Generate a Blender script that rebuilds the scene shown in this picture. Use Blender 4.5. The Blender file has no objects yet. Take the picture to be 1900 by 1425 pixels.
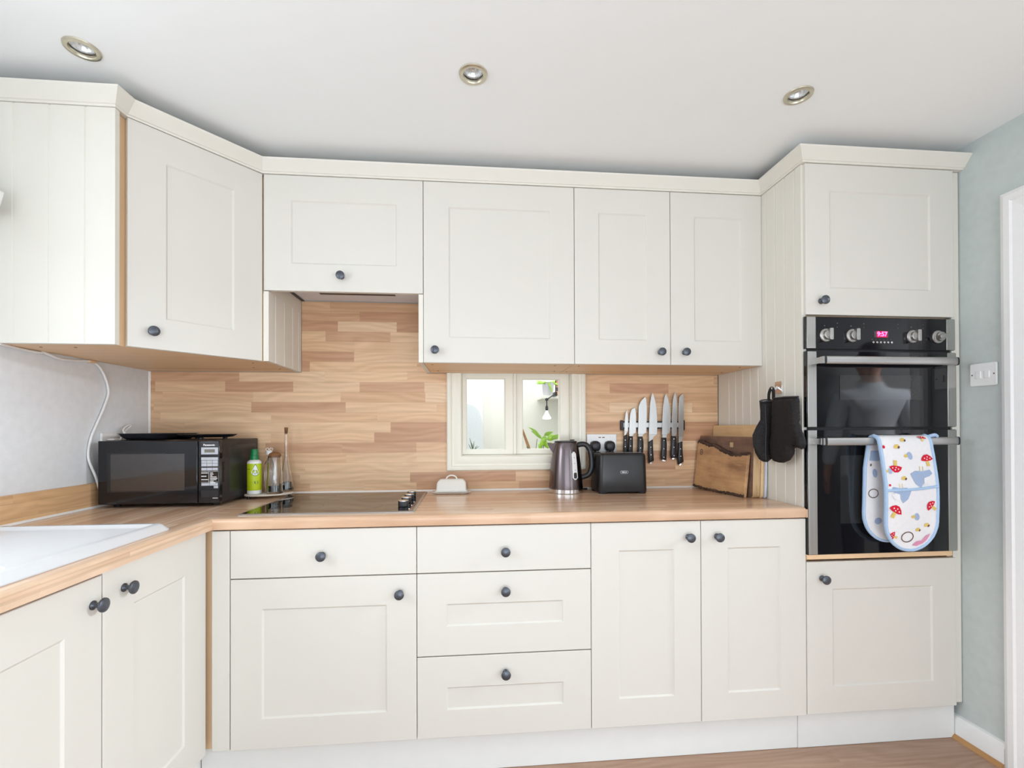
import bpy, bmesh, math, random
from mathutils import Vector, Matrix, Quaternion
random.seed(7)
C = bpy.context.scene.collection
sin, cos, pi = math.sin, math.cos, math.pi

# ------------------------------------------------------------------ materials
def lin(c):
    c = c / 255.0
    return c / 12.92 if c <= .04045 else ((c + .055) / 1.055) ** 2.4
def rgb(r, g, b): return (lin(r), lin(g), lin(b), 1)
class NT:
    def __init__(s, name):
        s.m = bpy.data.materials.new(name); s.m.use_nodes = True
        s.t = s.m.node_tree; s.t.nodes.clear()
        s.out = s.n('ShaderNodeOutputMaterial'); s.b = s.n('ShaderNodeBsdfPrincipled')
        s.l(s.b.outputs[0], s.out.inputs[0])
    def n(s, typ, **kw):
        x = s.t.nodes.new(typ)
        for k, v in kw.items(): setattr(x, k, v)
        return x
    def l(s, a, b): s.t.links.new(a, b)
    def set(s, **kw):
        for k, v in kw.items(): s.b.inputs[k.replace('_', ' ')].default_value = v
    def math(s, op, a, b=None, c=None):
        x = s.n('ShaderNodeMath', operation=op)
        for i, q in enumerate((a, b, c)):
            if q is None: continue
            if isinstance(q, (int, float)): x.inputs[i].default_value = q
            else: s.l(q, x.inputs[i])
        return x.outputs[0]
    def pos(s):
        g = s.n('ShaderNodeNewGeometry'); x = s.n('ShaderNodeSeparateXYZ'); s.l(g.outputs['Position'], x.inputs[0])
        return x.outputs[0], x.outputs[1], x.outputs[2], g.outputs['Position']
    def comb(s, a, b, c):
        x = s.n('ShaderNodeCombineXYZ')
        for i, q in enumerate((a, b, c)):
            if isinstance(q, (int, float)): x.inputs[i].default_value = q
            else: s.l(q, x.inputs[i])
        return x.outputs[0]
    def ramp(s, fac, stops, interp='LINEAR'):
        x = s.n('ShaderNodeValToRGB'); x.color_ramp.interpolation = interp
        e = x.color_ramp.elements
        while len(e) < len(stops): e.new(.5)
        for k, (p, c) in enumerate(stops): e[k].position = p; e[k].color = c
        s.l(fac, x.inputs[0]); return x.outputs[0]
    def noise(s, vec, scale, detail=3, rough=.5):
        x = s.n('ShaderNodeTexNoise'); x.inputs['Scale'].default_value = scale
        x.inputs['Detail'].default_value = detail; x.inputs['Roughness'].default_value = rough
        s.l(vec, x.inputs['Vector']); return x.outputs[0]
    def mix(s, fac, a, b, mode='MIX'):
        x = s.n('ShaderNodeMix', data_type='RGBA', blend_type=mode)
        for i, q in ((0, fac), (6, a), (7, b)):
            if isinstance(q, (int, float, tuple)): x.inputs[i].default_value = q
            else: s.l(q, x.inputs[i])
        return x.outputs[2]
    def bump(s, h, strength=.2, dist=.002):
        x = s.n('ShaderNodeBump'); x.inputs['Strength'].default_value = strength; x.inputs['Distance'].default_value = dist
        s.l(h, x.inputs['Height']); s.l(x.outputs[0], s.b.inputs['Normal'])

def plain(name, col, rough=.5, metal=0, spec=.5, nscale=60, var=.03, bump=0, **kw):
    t = NT(name); x, y, z, P = t.pos()
    n = t.noise(P, nscale, 3)
    lo = tuple(c * (1 - var) for c in col[:3]) + (1,); hi = tuple(min(1, c * (1 + var)) for c in col[:3]) + (1,)
    t.l(t.ramp(n, [(.3, lo), (.7, hi)]), t.b.inputs['Base Color'])
    t.set(Roughness=rough, Metallic=metal, Specular_IOR_Level=spec, **kw)
    if bump: t.bump(n, bump)
    return t.m
def brushed(name, col, rough, axis, var=.12, metal=1):
    t = NT(name); x, y, z, P = t.pos()
    v = t.comb(t.math('MULTIPLY', x, 3 if axis == 'x' else 400), t.math('MULTIPLY', y, 60), t.math('MULTIPLY', z, 3 if axis == 'z' else 400))
    n = t.noise(v, 1, 2)
    t.l(t.ramp(n, [(.3, tuple(c * (1 - var) for c in col[:3]) + (1,)), (.7, col)]), t.b.inputs['Base Color'])
    t.l(t.math('ADD', t.math('MULTIPLY', n, .12), rough - .06), t.b.inputs['Roughness'])
    t.set(Metallic=metal)
    return t.m
def strips(name, ua, va, rowh, length, cols, rough=.35, spec=.5, seed=0., grain=1.):
    """butcher-block: rows of staves, each stave its own tone, with grain running along ua"""
    t = NT(name); x, y, z, P = t.pos(); ax = {'x': x, 'y': y, 'z': z}
    u, v = ax[ua], ax[va]
    vr = t.math('DIVIDE', t.math('ADD', v, 10 + seed), rowh); row = t.math('FLOOR', vr)
    wn = t.n('ShaderNodeTexWhiteNoise', noise_dimensions='1D'); t.l(t.math('ADD', row, seed), wn.inputs['W'])
    r1 = wn.outputs['Value']
    wn2 = t.n('ShaderNodeTexWhiteNoise', noise_dimensions='1D'); t.l(t.math('ADD', row, 77.3 + seed), wn2.inputs['W'])
    L = t.math('ADD', t.math('MULTIPLY', wn2.outputs['Value'], length * .8), length * .65)
    cu = t.math('DIVIDE', t.math('ADD', t.math('ADD', u, 20), t.math('MULTIPLY', r1, 3)), L); col = t.math('FLOOR', cu)
    w3 = t.n('ShaderNodeTexWhiteNoise', noise_dimensions='3D'); t.l(t.comb(row, col, 3.1 + seed), w3.inputs['Vector'])
    tone = w3.outputs['Value']
    base = t.ramp(tone, [(k / (len(cols) - 1), c) for k, c in enumerate(cols)])
    g = t.comb(t.math('MULTIPLY', u, 1.6), t.math('ADD', t.math('MULTIPLY', v, 42), t.math('MULTIPLY', tone, 50)), t.math('MULTIPLY', tone, 30))
    n1 = t.noise(g, 1.6, 5, .6)
    dist = t.noise(t.comb(t.math('MULTIPLY', u, 2.6), t.math('MULTIPLY', v, 9), t.math('MULTIPLY', tone, 9)), 1, 1)
    wv = t.math('SINE', t.math('ADD', t.math('MULTIPLY', v, 210), t.math('MULTIPLY', dist, 34)))
    f = t.math('ADD', t.math('MULTIPLY', n1, .75), t.math('MULTIPLY', t.math('ADD', wv, 1), .07))
    shade = t.ramp(f, [(.25, (1 - .22 * grain, 1 - .28 * grain, 1 - .33 * grain, 1)), (.62, (1, 1, 1, 1))])
    c = t.mix(1.0, base, shade, 'MULTIPLY')
    fr = t.math('FRACT', vr); e1 = t.math('MINIMUM', fr, t.math('SUBTRACT', 1, fr))
    seam = t.math('LESS_THAN', e1, .022)
    c = t.mix(t.math('MULTIPLY', seam, .18), c, (.25, .13, .06, 1))
    t.l(c, t.b.inputs['Base Color']); t.set(Roughness=rough, Specular_IOR_Level=spec)
    return t.m

WOOD = [rgb(204, 158, 126), rgb(214, 170, 136), rgb(228, 188, 150), rgb(240, 206, 168), rgb(232, 194, 156), rgb(245, 216, 182)]
WTOP = [rgb(216, 176, 146), rgb(233, 199, 169), rgb(242, 213, 185), rgb(225, 187, 157)]
M = {}
M['cream'] = plain('cream_painted_door', rgb(220, 216, 208), .42, nscale=14, var=.004, spec=.35)
M['cream_panel'] = plain('cream_beaded_panel', rgb(228, 224, 214), .45, nscale=14, var=.004, spec=.35)
M['plinth'] = plain('cream_plinth', rgb(230, 230, 227), .5, nscale=14, var=.012, spec=.3)
M['ceiling'] = plain('white_ceiling_paint', rgb(245, 248, 248), .9, nscale=9, var=.004, spec=.1)
M['wall_grey'] = plain('grey_green_wall_paint', rgb(200, 208, 206), .8, nscale=35, var=.03, spec=.2, bump=.05)
M['wall_left'] = plain('cool_grey_wall_paint', rgb(230, 232, 235), .75, nscale=35, var=.03, spec=.2, bump=.05)
M['white_gloss'] = plain('white_gloss_paint', rgb(240, 240, 240), .35, var=.01)
M['hatch'] = plain('ivory_window_paint', rgb(240, 237, 224), .38, var=.012, nscale=20)
M['beech'] = strips('beech_laminate', 'x', 'y', .9, 4.0, [rgb(236, 200, 158), rgb(240, 206, 166)], .5, grain=.5)
M['splash'] = strips('wood_block_splashback', 'x', 'z', .0462, .36, WOOD, .33, spec=.4, seed=.013)
M['top_x'] = strips('wood_block_worktop', 'x', 'y', .030, .62, WTOP, .2, spec=.5, seed=4.21, grain=1.0)
M['top_y'] = strips('wood_block_worktop_return', 'y', 'x', .030, .62, WTOP, .2, spec=.5, seed=6.13, grain=1.0)
M['upstand'] = strips('wood_block_upstand', 'y', 'z', .0462, .42, [rgb(226, 184, 138), rgb(236, 198, 152), rgb(230, 190, 146)], .35, seed=9.0)
M['floor'] = strips('oak_laminate_floor', 'x', 'y', .19, 1.25, [rgb(164, 131, 110), rgb(182, 150, 128), rgb(173, 141, 121)], .4, seed=1.0, grain=1.1)
M['oakbead'] = strips('oak_bead', 'y', 'x', .3, 2, [rgb(186, 138, 88), rgb(196, 150, 98)], .4)
M['pewter'] = plain('dark_pewter_knob', rgb(92, 96, 104), .38, metal=.75, nscale=220, var=.18)
M['black_gloss'] = plain('black_gloss_glass', rgb(20, 20, 25), .06, spec=.5, var=.05)
M['oven_glass'] = plain('oven_door_glass', rgb(18, 18, 22), .03, spec=.5, var=.03, IOR=1.6)
M['oven_inner'] = plain('oven_window_glass', rgb(42, 43, 44), .05, spec=.5, var=.03, IOR=1.6)
M['hob_glass'] = plain('ceramic_hob_glass', rgb(16, 15, 16), .03, spec=1.0, var=.03, IOR=1.9)
M['black_plastic'] = plain('black_plastic', rgb(34, 34, 38), .38, spec=.5, nscale=300, var=.08)
M['black_satin'] = plain('black_satin_casing', rgb(31, 29, 31), .34, spec=.5, nscale=200, var=.06)
M['steel'] = brushed('brushed_steel', rgb(200, 198, 194), .34, 'z')
M['steel_h'] = brushed('brushed_steel_bar', rgb(198, 196, 194), .36, 'x')
M['knob_steel'] = plain('satin_steel_knob', rgb(188, 186, 182), .36, metal=.9, var=.03)
M['chrome'] = plain('polished_chrome', rgb(225, 225, 225), .12, metal=1, var=.02)
M['gunmetal'] = brushed('gunmetal_kettle', rgb(118, 108, 110), .24, 'z')
M['hoodgrey'] = plain('grey_hood_metal', rgb(222, 222, 228), .4, metal=0, var=.03)
M['blade'] = brushed('blade_steel', rgb(196, 194, 192), .32, 'z')
M['brass'] = plain('satin_nickel_ring', rgb(210, 203, 184), .34, metal=1, var=.05)
M['reflector'] = plain('dichroic_lamp_reflector', rgb(226, 230, 232), .3, metal=.8, var=.12, nscale=160)
M['ceramic'] = plain('white_ceramic', rgb(226, 228, 231), .16, spec=.5, var=.008)
M['butter'] = plain('white_glazed_dish', rgb(238, 236, 230), .18, var=.01)
M['white_plastic'] = plain('white_plastic', rgb(240, 240, 240), .35, var=.01)
M['sealant'] = plain('white_sealant', rgb(246, 244, 240), .5, var=.02)
M['lime'] = plain('lime_green_label', rgb(190, 208, 24), .4, var=.04)
M['green'] = plain('green_plastic_cap', rgb(14, 120, 66), .35, var=.05)
M['dkgreen'] = plain('dark_green_print', rgb(20, 110, 60), .4)
M['ink'] = plain('black_print', rgb(28, 30, 30), .5)
M['silver_print'] = plain('silver_keypad_print', rgb(190, 194, 202), .35, spec=.5, nscale=90, var=.06)
M['lcd'] = plain('grey_lcd', rgb(112, 110, 100), .3)
M['lettering'] = plain('white_print', rgb(236, 236, 236), .4)
M['cork'] = plain('brown_cork', rgb(128, 86, 52), .8, nscale=240, var=.35, bump=.3)
M['linen'] = plain('pale_stone_tray', rgb(222, 214, 200), .5, nscale=200, var=.07)
M['cable'] = plain('white_cable', rgb(240, 240, 240), .4, var=.01)
M['mitt'] = plain('black_quilted_cloth', rgb(33, 30, 31), .7, nscale=160, var=.4, bump=.6, spec=.3)
M['mitt_lining'] = plain('white_lining', rgb(214, 212, 216), .9, nscale=120, var=.1)
M['glove_blue'] = plain('pale_blue_binding', rgb(176, 202, 232), .8, nscale=300, var=.05, spec=.2)
M['glove_red'] = plain('red_toadstool_print', rgb(214, 34, 58), .8, spec=.2)
M['glove_grey'] = plain('blue_grey_print', rgb(164, 182, 212), .8, spec=.2)
M['glove_yellow'] = plain('yellow_print', rgb(226, 196, 110), .8, spec=.2)
M['glove_pink'] = plain('pink_print', rgb(222, 150, 180), .8, spec=.2)
M['glove_ink'] = plain('brown_print', rgb(110, 84, 70), .8, spec=.2)
M['leaf'] = plain('bright_green_leaf', rgb(150, 190, 50), .45, nscale=40, var=.25, Subsurface_Weight=0.0)
M['leafdark'] = plain('slim_green_leaf', rgb(90, 110, 70), .5, nscale=40, var=.25)
M['bark'] = plain('brown_stick', rgb(168, 118, 70), .7, nscale=60, var=.2)
M['hall_wall'] = plain('dim_hall_wall', rgb(126, 124, 122), .8, nscale=9, var=.02)
M['hatch_wall'] = plain('pale_room_wall', rgb(232, 228, 216), .8, nscale=9, var=.012)
M['hatch_white'] = plain('white_room_panel', rgb(226, 227, 229), .6, nscale=9, var=.01)
M['potgrey'] = plain('pale_galvanised_pot', rgb(200, 194, 196), .5, nscale=50, var=.08)
M['black_metal'] = plain('black_lamp_metal', rgb(34, 32, 34), .4, metal=.3)
M['darkblue'] = plain('navy_print', rgb(60, 66, 92), .5); M['orange'] = plain('orange_print', rgb(220, 150, 110), .5)
M['darkplum'] = plain('dark_plum_print', rgb(84, 68, 74), .5)
M['hair'] = plain('dark_brown_hair', rgb(48, 34, 28), .6, nscale=90, var=.4)
M['skin'] = plain('skin', rgb(206, 158, 136), .5)
M['shirt'] = plain('pale_blue_white_shirt', rgb(226, 228, 234), .8, nscale=9, var=.05)
M['trouser'] = plain('dark_trousers', rgb(52, 54, 62), .8)
M['oil'] = plain('dark_oil', rgb(22, 26, 34), .1, spec=.8)

def wood_board(name, c0, c1, c2, ua, scale=14, rough=.55):
    t = NT(name); x, y, z, P = t.pos()
    s = {'x': (2, 30, 30), 'y': (30, 2.5, 30), 'z': (30, 30, 2.5)}[ua]
    v = t.comb(t.math('MULTIPLY', x, s[0]), t.math('MULTIPLY', y, s[1]), t.math('MULTIPLY', z, s[2]))
    n = t.noise(v, scale / 14, 6, .65); n2 = t.noise(P, 9, 3)
    f = t.math('ADD', t.math('MULTIPLY', n, .6), t.math('MULTIPLY', n2, .4))
    t.l(t.ramp(f, [(.34, c0), (.5, c1), (.66, c2)]), t.b.inputs['Base Color']); t.set(Roughness=rough)
    t.bump(n, .15); return t.m
M['olivewood'] = wood_board('live_edge_slab', rgb(146, 108, 78), rgb(192, 148, 106), rgb(214, 172, 124), 'y')
M['barkedge'] = wood_board('dark_bark_edge', rgb(44, 34, 30), rgb(72, 54, 44), rgb(112, 88, 70), 'y', 60, .9)
M['darkboard'] = wood_board('dark_stained_board', rgb(88, 64, 54), rgb(116, 88, 74), rgb(140, 108, 88), 'y')
M['endgrain'] = wood_board('pale_end_grain', rgb(166, 128, 90), rgb(202, 168, 126), rgb(218, 190, 150), 'z', 40)
M['bamboo'] = wood_board('pale_bamboo', rgb(208, 170, 120), rgb(226, 192, 146), rgb(234, 206, 164), 'y')
M['boardwhite'] = plain('pale_blue_plastic_board', rgb(206, 212, 226), .5, var=.03)
M['floret'] = M['barkedge']

def glass(name, col=(1, 1, 1, 1), rough=0.0, ior=1.45):
    t = NT(name); t.set(Base_Color=col, Roughness=rough, IOR=ior, Transmission_Weight=1.0)
    return t.m
M['glass'] = glass('clear_glass')
def pane(name, tint=(1, 1, 1, 1), refl=.06):
    t = NT(name); t.t.nodes.remove(t.b)
    tr = t.n('ShaderNodeBsdfTransparent'); tr.inputs[0].default_value = tint
    gl = t.n('ShaderNodeBsdfGlossy'); gl.inputs['Roughness'].default_value = .02
    lw = t.n('ShaderNodeLayerWeight'); lw.inputs[0].default_value = .25
    mx = t.n('ShaderNodeMixShader'); t.l(t.math('MULTIPLY', lw.outputs['Fresnel'], refl * 6), mx.inputs[0])
    t.l(tr.outputs[0], mx.inputs[1]); t.l(gl.outputs[0], mx.inputs[2]); t.l(mx.outputs[0], t.out.inputs[0])
    return t.m
M['pane'] = pane('window_pane')
def emit(name, col, st):
    t = NT(name); t.set(Base_Color=col, Emission_Color=col, Emission_Strength=st); return t.m
M['led'] = emit('red_clock_digits', (1, .10, .28, 1), 4.0)
M['ledglow'] = emit('red_clock_window', (.55, .0, .07, 1), .8)
M['bulb'] = emit('lit_bulb_face', (1, 1, 1, 1), 6.0)

# ------------------------------------------------------------------ mesh helpers
WO = {}
def wo(o): return WO[o.name] if o is not None else Vector((0, 0, 0))
class MB:
    def __init__(s): s.v = []; s.f = []; s.m = []
    def add(s, vs, fs, mi=0):
        b = len(s.v); s.v += [tuple(v) for v in vs]
        for f in fs: s.f.append([b + i for i in f]); s.m.append(mi)
        return s
    def box(s, x0, x1, y0, y1, z0, z1, mi=0):
        x0, x1 = min(x0, x1), max(x0, x1); y0, y1 = min(y0, y1), max(y0, y1); z0, z1 = min(z0, z1), max(z0, z1)
        vs = [(x0, y0, z0), (x1, y0, z0), (x1, y1, z0), (x0, y1, z0), (x0, y0, z1), (x1, y0, z1), (x1, y1, z1), (x0, y1, z1)]
        return s.add(vs, [(3, 2, 1, 0), (4, 5, 6, 7), (0, 1, 5, 4), (1, 2, 6, 5), (2, 3, 7, 6), (3, 0, 4, 7)], mi)
    def prism(s, poly, fn, w0, w1, mi=0, mcap=None):
        n = len(poly); vs = [fn(u, v, w0) for u, v in poly] + [fn(u, v, w1) for u, v in poly]
        s.add(vs, [list(range(n))[::-1], list(range(n, 2 * n))], mi if mcap is None else mcap)
        return s.add(vs, [(i, (i + 1) % n, n + (i + 1) % n, n + i) for i in range(n)], mi)
    def rings(s, rs, mi=0, cap0=True, cap1=True, closed=True):
        n = len(rs[0]); vs = [p for r in rs for p in r]; fs = []
        for k in range(len(rs) - 1):
            for i in range(n if closed else n - 1):
                j = (i + 1) % n; fs.append((k * n + i, k * n + j, (k + 1) * n + j, (k + 1) * n + i))
        if cap0: fs.append(list(range(n))[::-1])
        if cap1: fs.append(list(range((len(rs) - 1) * n, len(rs) * n)))
        return s.add(vs, fs, mi)
    def lathe(s, prof, c=(0, 0, 0), ax='z', n=28, mi=0, sx=1, sy=1, cap0=True, cap1=True):
        cx, cy, cz = c; rs = []
        for r, h in prof:
            r = max(r, 1e-5); ring = []
            for i in range(n):
                a = 2 * pi * i / n; p, q = r * cos(a) * sx, r * sin(a) * sy
                ring.append({'z': (cx + p, cy + q, cz + h), 'y': (cx + p, cy + h, cz - q), 'x': (cx + h, cy + p, cz + q),
                             '-y': (cx + p, cy - h, cz + q)}[ax])
            rs.append(ring)
        return s.rings(rs, mi, cap0, cap1)
    def tube(s, path, r, n=8, mi=0, flat=1.0):
        P = [Vector(p) for p in path]; rs = []; prev = None
        for i, p in enumerate(P):
            t = (P[min(i + 1, len(P) - 1)] - P[max(i - 1, 0)]).normalized()
            if prev is None:
                a = Vector((0, 0, 1)) if abs(t.z) < .9 else Vector((1, 0, 0)); u = t.cross(a).normalized()
            else: u = (prev - t * prev.dot(t)).normalized()
            prev = u; w = t.cross(u); rr = r[i] if isinstance(r, (list, tuple)) else r
            rs.append([p + u * (rr * cos(2 * pi * k / n)) + w * (rr * flat * sin(2 * pi * k / n)) for k in range(n)])
        return s.rings(rs, mi)
    def build(s, name, mats, parent=None, bevel=0, seg=2, subd=0, solid=0, angle=35, origin=None, flat=False):
        vs = [Vector(v) for v in s.v]
        if origin is None:
            lo = [min(v[i] for v in vs) for i in range(3)]; hi = [max(v[i] for v in vs) for i in range(3)]
            c = Vector(((lo[0] + hi[0]) / 2, (lo[1] + hi[1]) / 2, lo[2] if parent is None else (lo[2] + hi[2]) / 2))
        else: c = Vector(origin)
        me = bpy.data.meshes.new(name); me.from_pydata([v - c for v in vs], [], s.f)
        bm = bmesh.new(); bm.from_mesh(me); bmesh.ops.remove_doubles(bm, verts=bm.verts, dist=1e-6)
        if not flat and len(bm.faces) == len(s.f):
            bmesh.ops.recalc_face_normals(bm, faces=bm.faces); bm.to_mesh(me)
            bm.free()
            ok = True
        else:
            bm.free(); ok = False
        if not isinstance(mats, (list, tuple)): mats = [mats]
        for m in mats: me.materials.append(M[m] if isinstance(m, str) else m)
        for p, mi in zip(me.polygons, s.m): p.material_index = mi; p.use_smooth = not flat
        me.update()
        if not flat: me.set_sharp_from_angle(angle=math.radians(angle))
        o = bpy.data.objects.new(name, me); C.objects.link(o)
        if parent is not None: o.parent = parent
        o.location = c - wo(parent); WO[o.name] = c
        if solid:
            md = o.modifiers.new('solid', 'SOLIDIFY'); md.thickness = solid; md.offset = 0
        if bevel:
            md = o.modifiers.new('bevel', 'BEVEL'); md.width = bevel; md.segments = seg; md.limit_method = 'ANGLE'; md.angle_limit = math.radians(40)
        if subd:
            md = o.modifiers.new('sub', 'SUBSURF'); md.levels = subd; md.render_levels = subd
        return o
def tag(o, label=None, cat=None, group=None, kind=None):
    if label: o['label'] = label
    if cat: o['category'] = cat
    if group: o['group'] = group
    if kind: o['kind'] = kind
    return o
def thing(name, label, cat, loc, group=None):
    o = bpy.data.objects.new(name, None); C.objects.link(o); o.location = loc; o.empty_display_size = .05
    WO[o.name] = Vector(loc); return tag(o, label, cat, group, 'thing')
def struct(o): o['kind'] = 'structure'; return o
def box(name, mat, parent, x0, x1, y0, y1, z0, z1, bevel=.001, **k):
    return MB().box(x0, x1, y0, y1, z0, z1).build(name, mat, parent, bevel=bevel, **k)
def smooth(pts, n=6, closed=False):
    """Catmull-Rom through points"""
    P = [Vector(p) for p in pts]; out = []; N = len(P)
    for i in range(N if closed else N - 1):
        a, b, c, d = (P[(i + k) % N] if closed else P[min(max(i + k, 0), N - 1)] for k in (-1, 0, 1, 2))
        for j in range(n):
            t = j / n; out.append(.5 * ((2 * b) + (c - a) * t + (2 * a - 5 * b + 4 * c - d) * t * t + (3 * b - a - 3 * c + d) * t ** 3))
    if not closed: out.append(P[-1])
    return out
def text(name, s, size, org, U, V, mat, parent, depth=.0006, align='CENTER', shear=0, bold=0):
    cu = bpy.data.curves.new(name, 'FONT'); cu.body = s; cu.size = size; cu.align_x = align; cu.align_y = 'CENTER'
    cu.extrude = depth; cu.offset = bold; cu.shear = shear; cu.resolution_u = 3
    to = bpy.data.objects.new('tmp', cu); C.objects.link(to); bpy.context.view_layer.update()
    me = bpy.data.meshes.new_from_object(to.evaluated_get(bpy.context.evaluated_depsgraph_get()))
    bpy.data.objects.remove(to); bpy.data.curves.remove(cu)
    U, V = Vector(U), Vector(V); N = U.cross(V); org = Vector(org)
    mb = MB(); mb.add([U * v.co.x + V * v.co.y + N * v.co.z for v in me.vertices], [list(p.vertices) for p in me.polygons])
    mb.v = [tuple(Vector(v) + org) for v in mb.v]; bpy.data.meshes.remove(me)
    me2 = bpy.data.meshes.new(name); me2.from_pydata([Vector(v) - org for v in mb.v], [], mb.f); me2.materials.append(M[mat])
    o = bpy.data.objects.new(name, me2); C.objects.link(o); o.parent = parent; o.location = org - wo(parent); WO[o.name] = org
    return o

# ------------------------------------------------------------------ kitchen doors and knobs
def rect_ring(O, U, V, N, x0, x1, z0, z1, d): return [O + U * x0 + V * z0 + N * d, O + U * x1 + V * z0 + N * d, O + U * x1 + V * z1 + N * d, O + U * x0 + V * z1 + N * d]
VZ = Vector((0, 0, 1))
def front(name, parent, O, U, N, w, h, t=.02, recess=True, stile=(.1, .1, .1, .1), mat='cream'):
    """door or drawer front: O = lower corner of the outer face, U along the width, N outwards"""
    O, U, N = Vector(O), Vector(U).normalized(), Vector(N).normalized(); b = .0018
    R = lambda x0, x1, z0, z1, d: rect_ring(O, U, VZ, N, x0, x1, z0, z1, d)
    rs = [R(0, w, 0, h, -t), R(0, w, 0, h, -b), R(b * .35, w - b * .35, b * .35, h - b * .35, -b * .35), R(b, w - b, b, h - b, 0)]
    if recess:
        l, r, bo, to = stile
        rs += [R(l, w - r, bo, h - to, 0), R(l + .001, w - r - .001, bo + .001, h - to - .001, -.001), R(l + .0055, w - r - .0055, bo + .0055, h - to - .0055, -.0045)]
    return MB().rings(rs).build(name, mat, parent, angle=12)
kmb = MB().lathe([(.0105, 0), (.0105, .0025), (.0085, .0045), (.0058, .007), (.0055, .013), (.008, .017), (.0145, .0195), (.0163, .0225), (.0158, .0258), (.011, .0285), (.004, .0297), (.0005, .0299)], n=24)
KNOB = []
def knob(parent, p, N):
    """p = point on the door face"""
    N = Vector(N).normalized()
    if not KNOB:
        o = kmb.build('knob', 'pewter', parent, origin=(0, 0, 0)); KNOB.append(o)
    else:
        o = KNOB[0].copy(); o.name = 'knob'; C.objects.link(o); o.parent = parent
    o.rotation_mode = 'QUATERNION'; o.rotation_quaternion = VZ.rotation_difference(N)
    o.location = Vector(p) - wo(parent); return o
X, Y = Vector((1, 0, 0)), Vector((0, 1, 0))

# ================================================================== geometry constants
W = .8934            # worktop height
XL, XR, ZC = -.627, 2.637, 2.24
YB, YU = -.598, -.356
ZT, ZU = 2.1525, 1.4424

# ------------------------------------------------------------------ room shell
def plane_holes(mb, x0, x1, y0, y1, z, holes, r, sq, n=32):
    hs = sorted(holes); ya = min(h[1] for h in hs) - sq; yb = max(h[1] for h in hs) + sq
    q = lambda a, b, c, d: mb.add([(a, c, z), (b, c, z), (b, d, z), (a, d, z)], [(0, 1, 2, 3)])
    q(x0, x1, y0, ya); q(x0, x1, yb, y1); cx = x0
    for hx, hy in hs:
        q(cx, hx - sq, ya, yb); cx = hx + sq
        inner = [(hx + r * cos(2 * pi * i / n), hy + r * sin(2 * pi * i / n), z) for i in range(n)]
        outer = []
        for i in range(n):
            a = 2 * pi * i / n; c, s_ = cos(a), sin(a); k = sq / max(abs(c), abs(s_))
            yy = hy + k * s_; yy = ya if abs(yy - (hy - sq)) < 1e-6 else (yb if abs(yy - (hy + sq)) < 1e-6 else yy)
            outer.append((hx + k * c, yy, z))
        mb.add(inner + outer, [(n + i, n + (i + 1) % n, (i + 1) % n, i) for i in range(n)])
    q(cx, x1, ya, yb)
LIGHTS = [(-.287, -.8098), (.7926, -.8098), (1.822, -.8098)]
YR = -4.4
mb = MB(); plane_holes(mb, XL - .1, XR + .1, YR - .1, .0, ZC, LIGHTS, .0335, .06); mb.box(XL - .1, XR + .1, YR - .1, .12, ZC + .08, ZC + .14)
struct(mb.build('ceiling', 'ceiling', flat=True))
struct(box('floor', 'floor', None, XL - .1, 4.9, YR - .1, .12, -.06, 0, 0))
HX0, HX1, HZ0, HZ1 = .70, 1.30, 1.02, 1.50     # hatch opening
mb = MB()
mb.box(XL - .1, HX0, 0, .12, 0, ZC + .08).box(HX1, XR + .1, 0, .12, 0, ZC + .08).box(HX0, HX1, 0, .12, 0, HZ0).box(HX0, HX1, 0, .12, HZ1, ZC + .08)
struct(mb.build('wall_back', 'wall_grey'))
WY0, WY1, WZ0, WZ1 = -2.06, -1.10, 1.04, 2.06   # window above the sink
mb = MB(); x0, x1 = XL - .1, XL
mb.box(x0, x1, WY1, 0, 0, ZC).box(x0, x1, YR, WY0, 0, ZC).box(x0, x1, WY0, WY1, 0, WZ0).box(x0, x1, WY0, WY1, WZ1, ZC)
struct(mb.build('wall_left', 'wall_left'))
DY0, DY1, DZ = -1.60, -.80, 1.93               # doorway to the hall
mb = MB(); x0, x1 = XR, XR + .1
GY0, GY1, GZ = -3.9, -2.3, 2.08
mb.box(x0, x1, DY1, 0, 0, ZC).box(x0, x1, GY1, DY0, 0, ZC).box(x0, x1, YR, GY0, 0, ZC).box(x0, x1, GY0, GY1, GZ, ZC).box(x0, x1, DY0, DY1, DZ, ZC)
struct(mb.build('wall_right', 'wall_grey'))
PX0, PX1, PZ = -.2, 2.3, 2.08                   # guessed patio doors behind the camera, added to light the room
mb = MB(); y0, y1 = YR - .1, YR
mb.box(XL - .1, PX0, y0, y1, 0, ZC).box(PX1, XR + .1, y0, y1, 0, ZC).box(PX0, PX1, y0, y1, PZ, ZC)
struct(mb.build('wall_front', 'wall_grey'))
# hall beyond the doorway
mb = MB(); mb.box(XR + .1, 4.9, -.62, -.52, 0, ZC).box(XR + .1, 4.9, -2.26, -2.2, 0, ZC).box(4.8, 4.9, -2.2, -.52, 0, ZC)
struct(mb.build('wall_hall', 'hall_wall'))
struct(box('ceiling_hall', 'ceiling', None, XR + .1, 4.9, -2.26, -.52, ZC, ZC + .08, 0))

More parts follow.
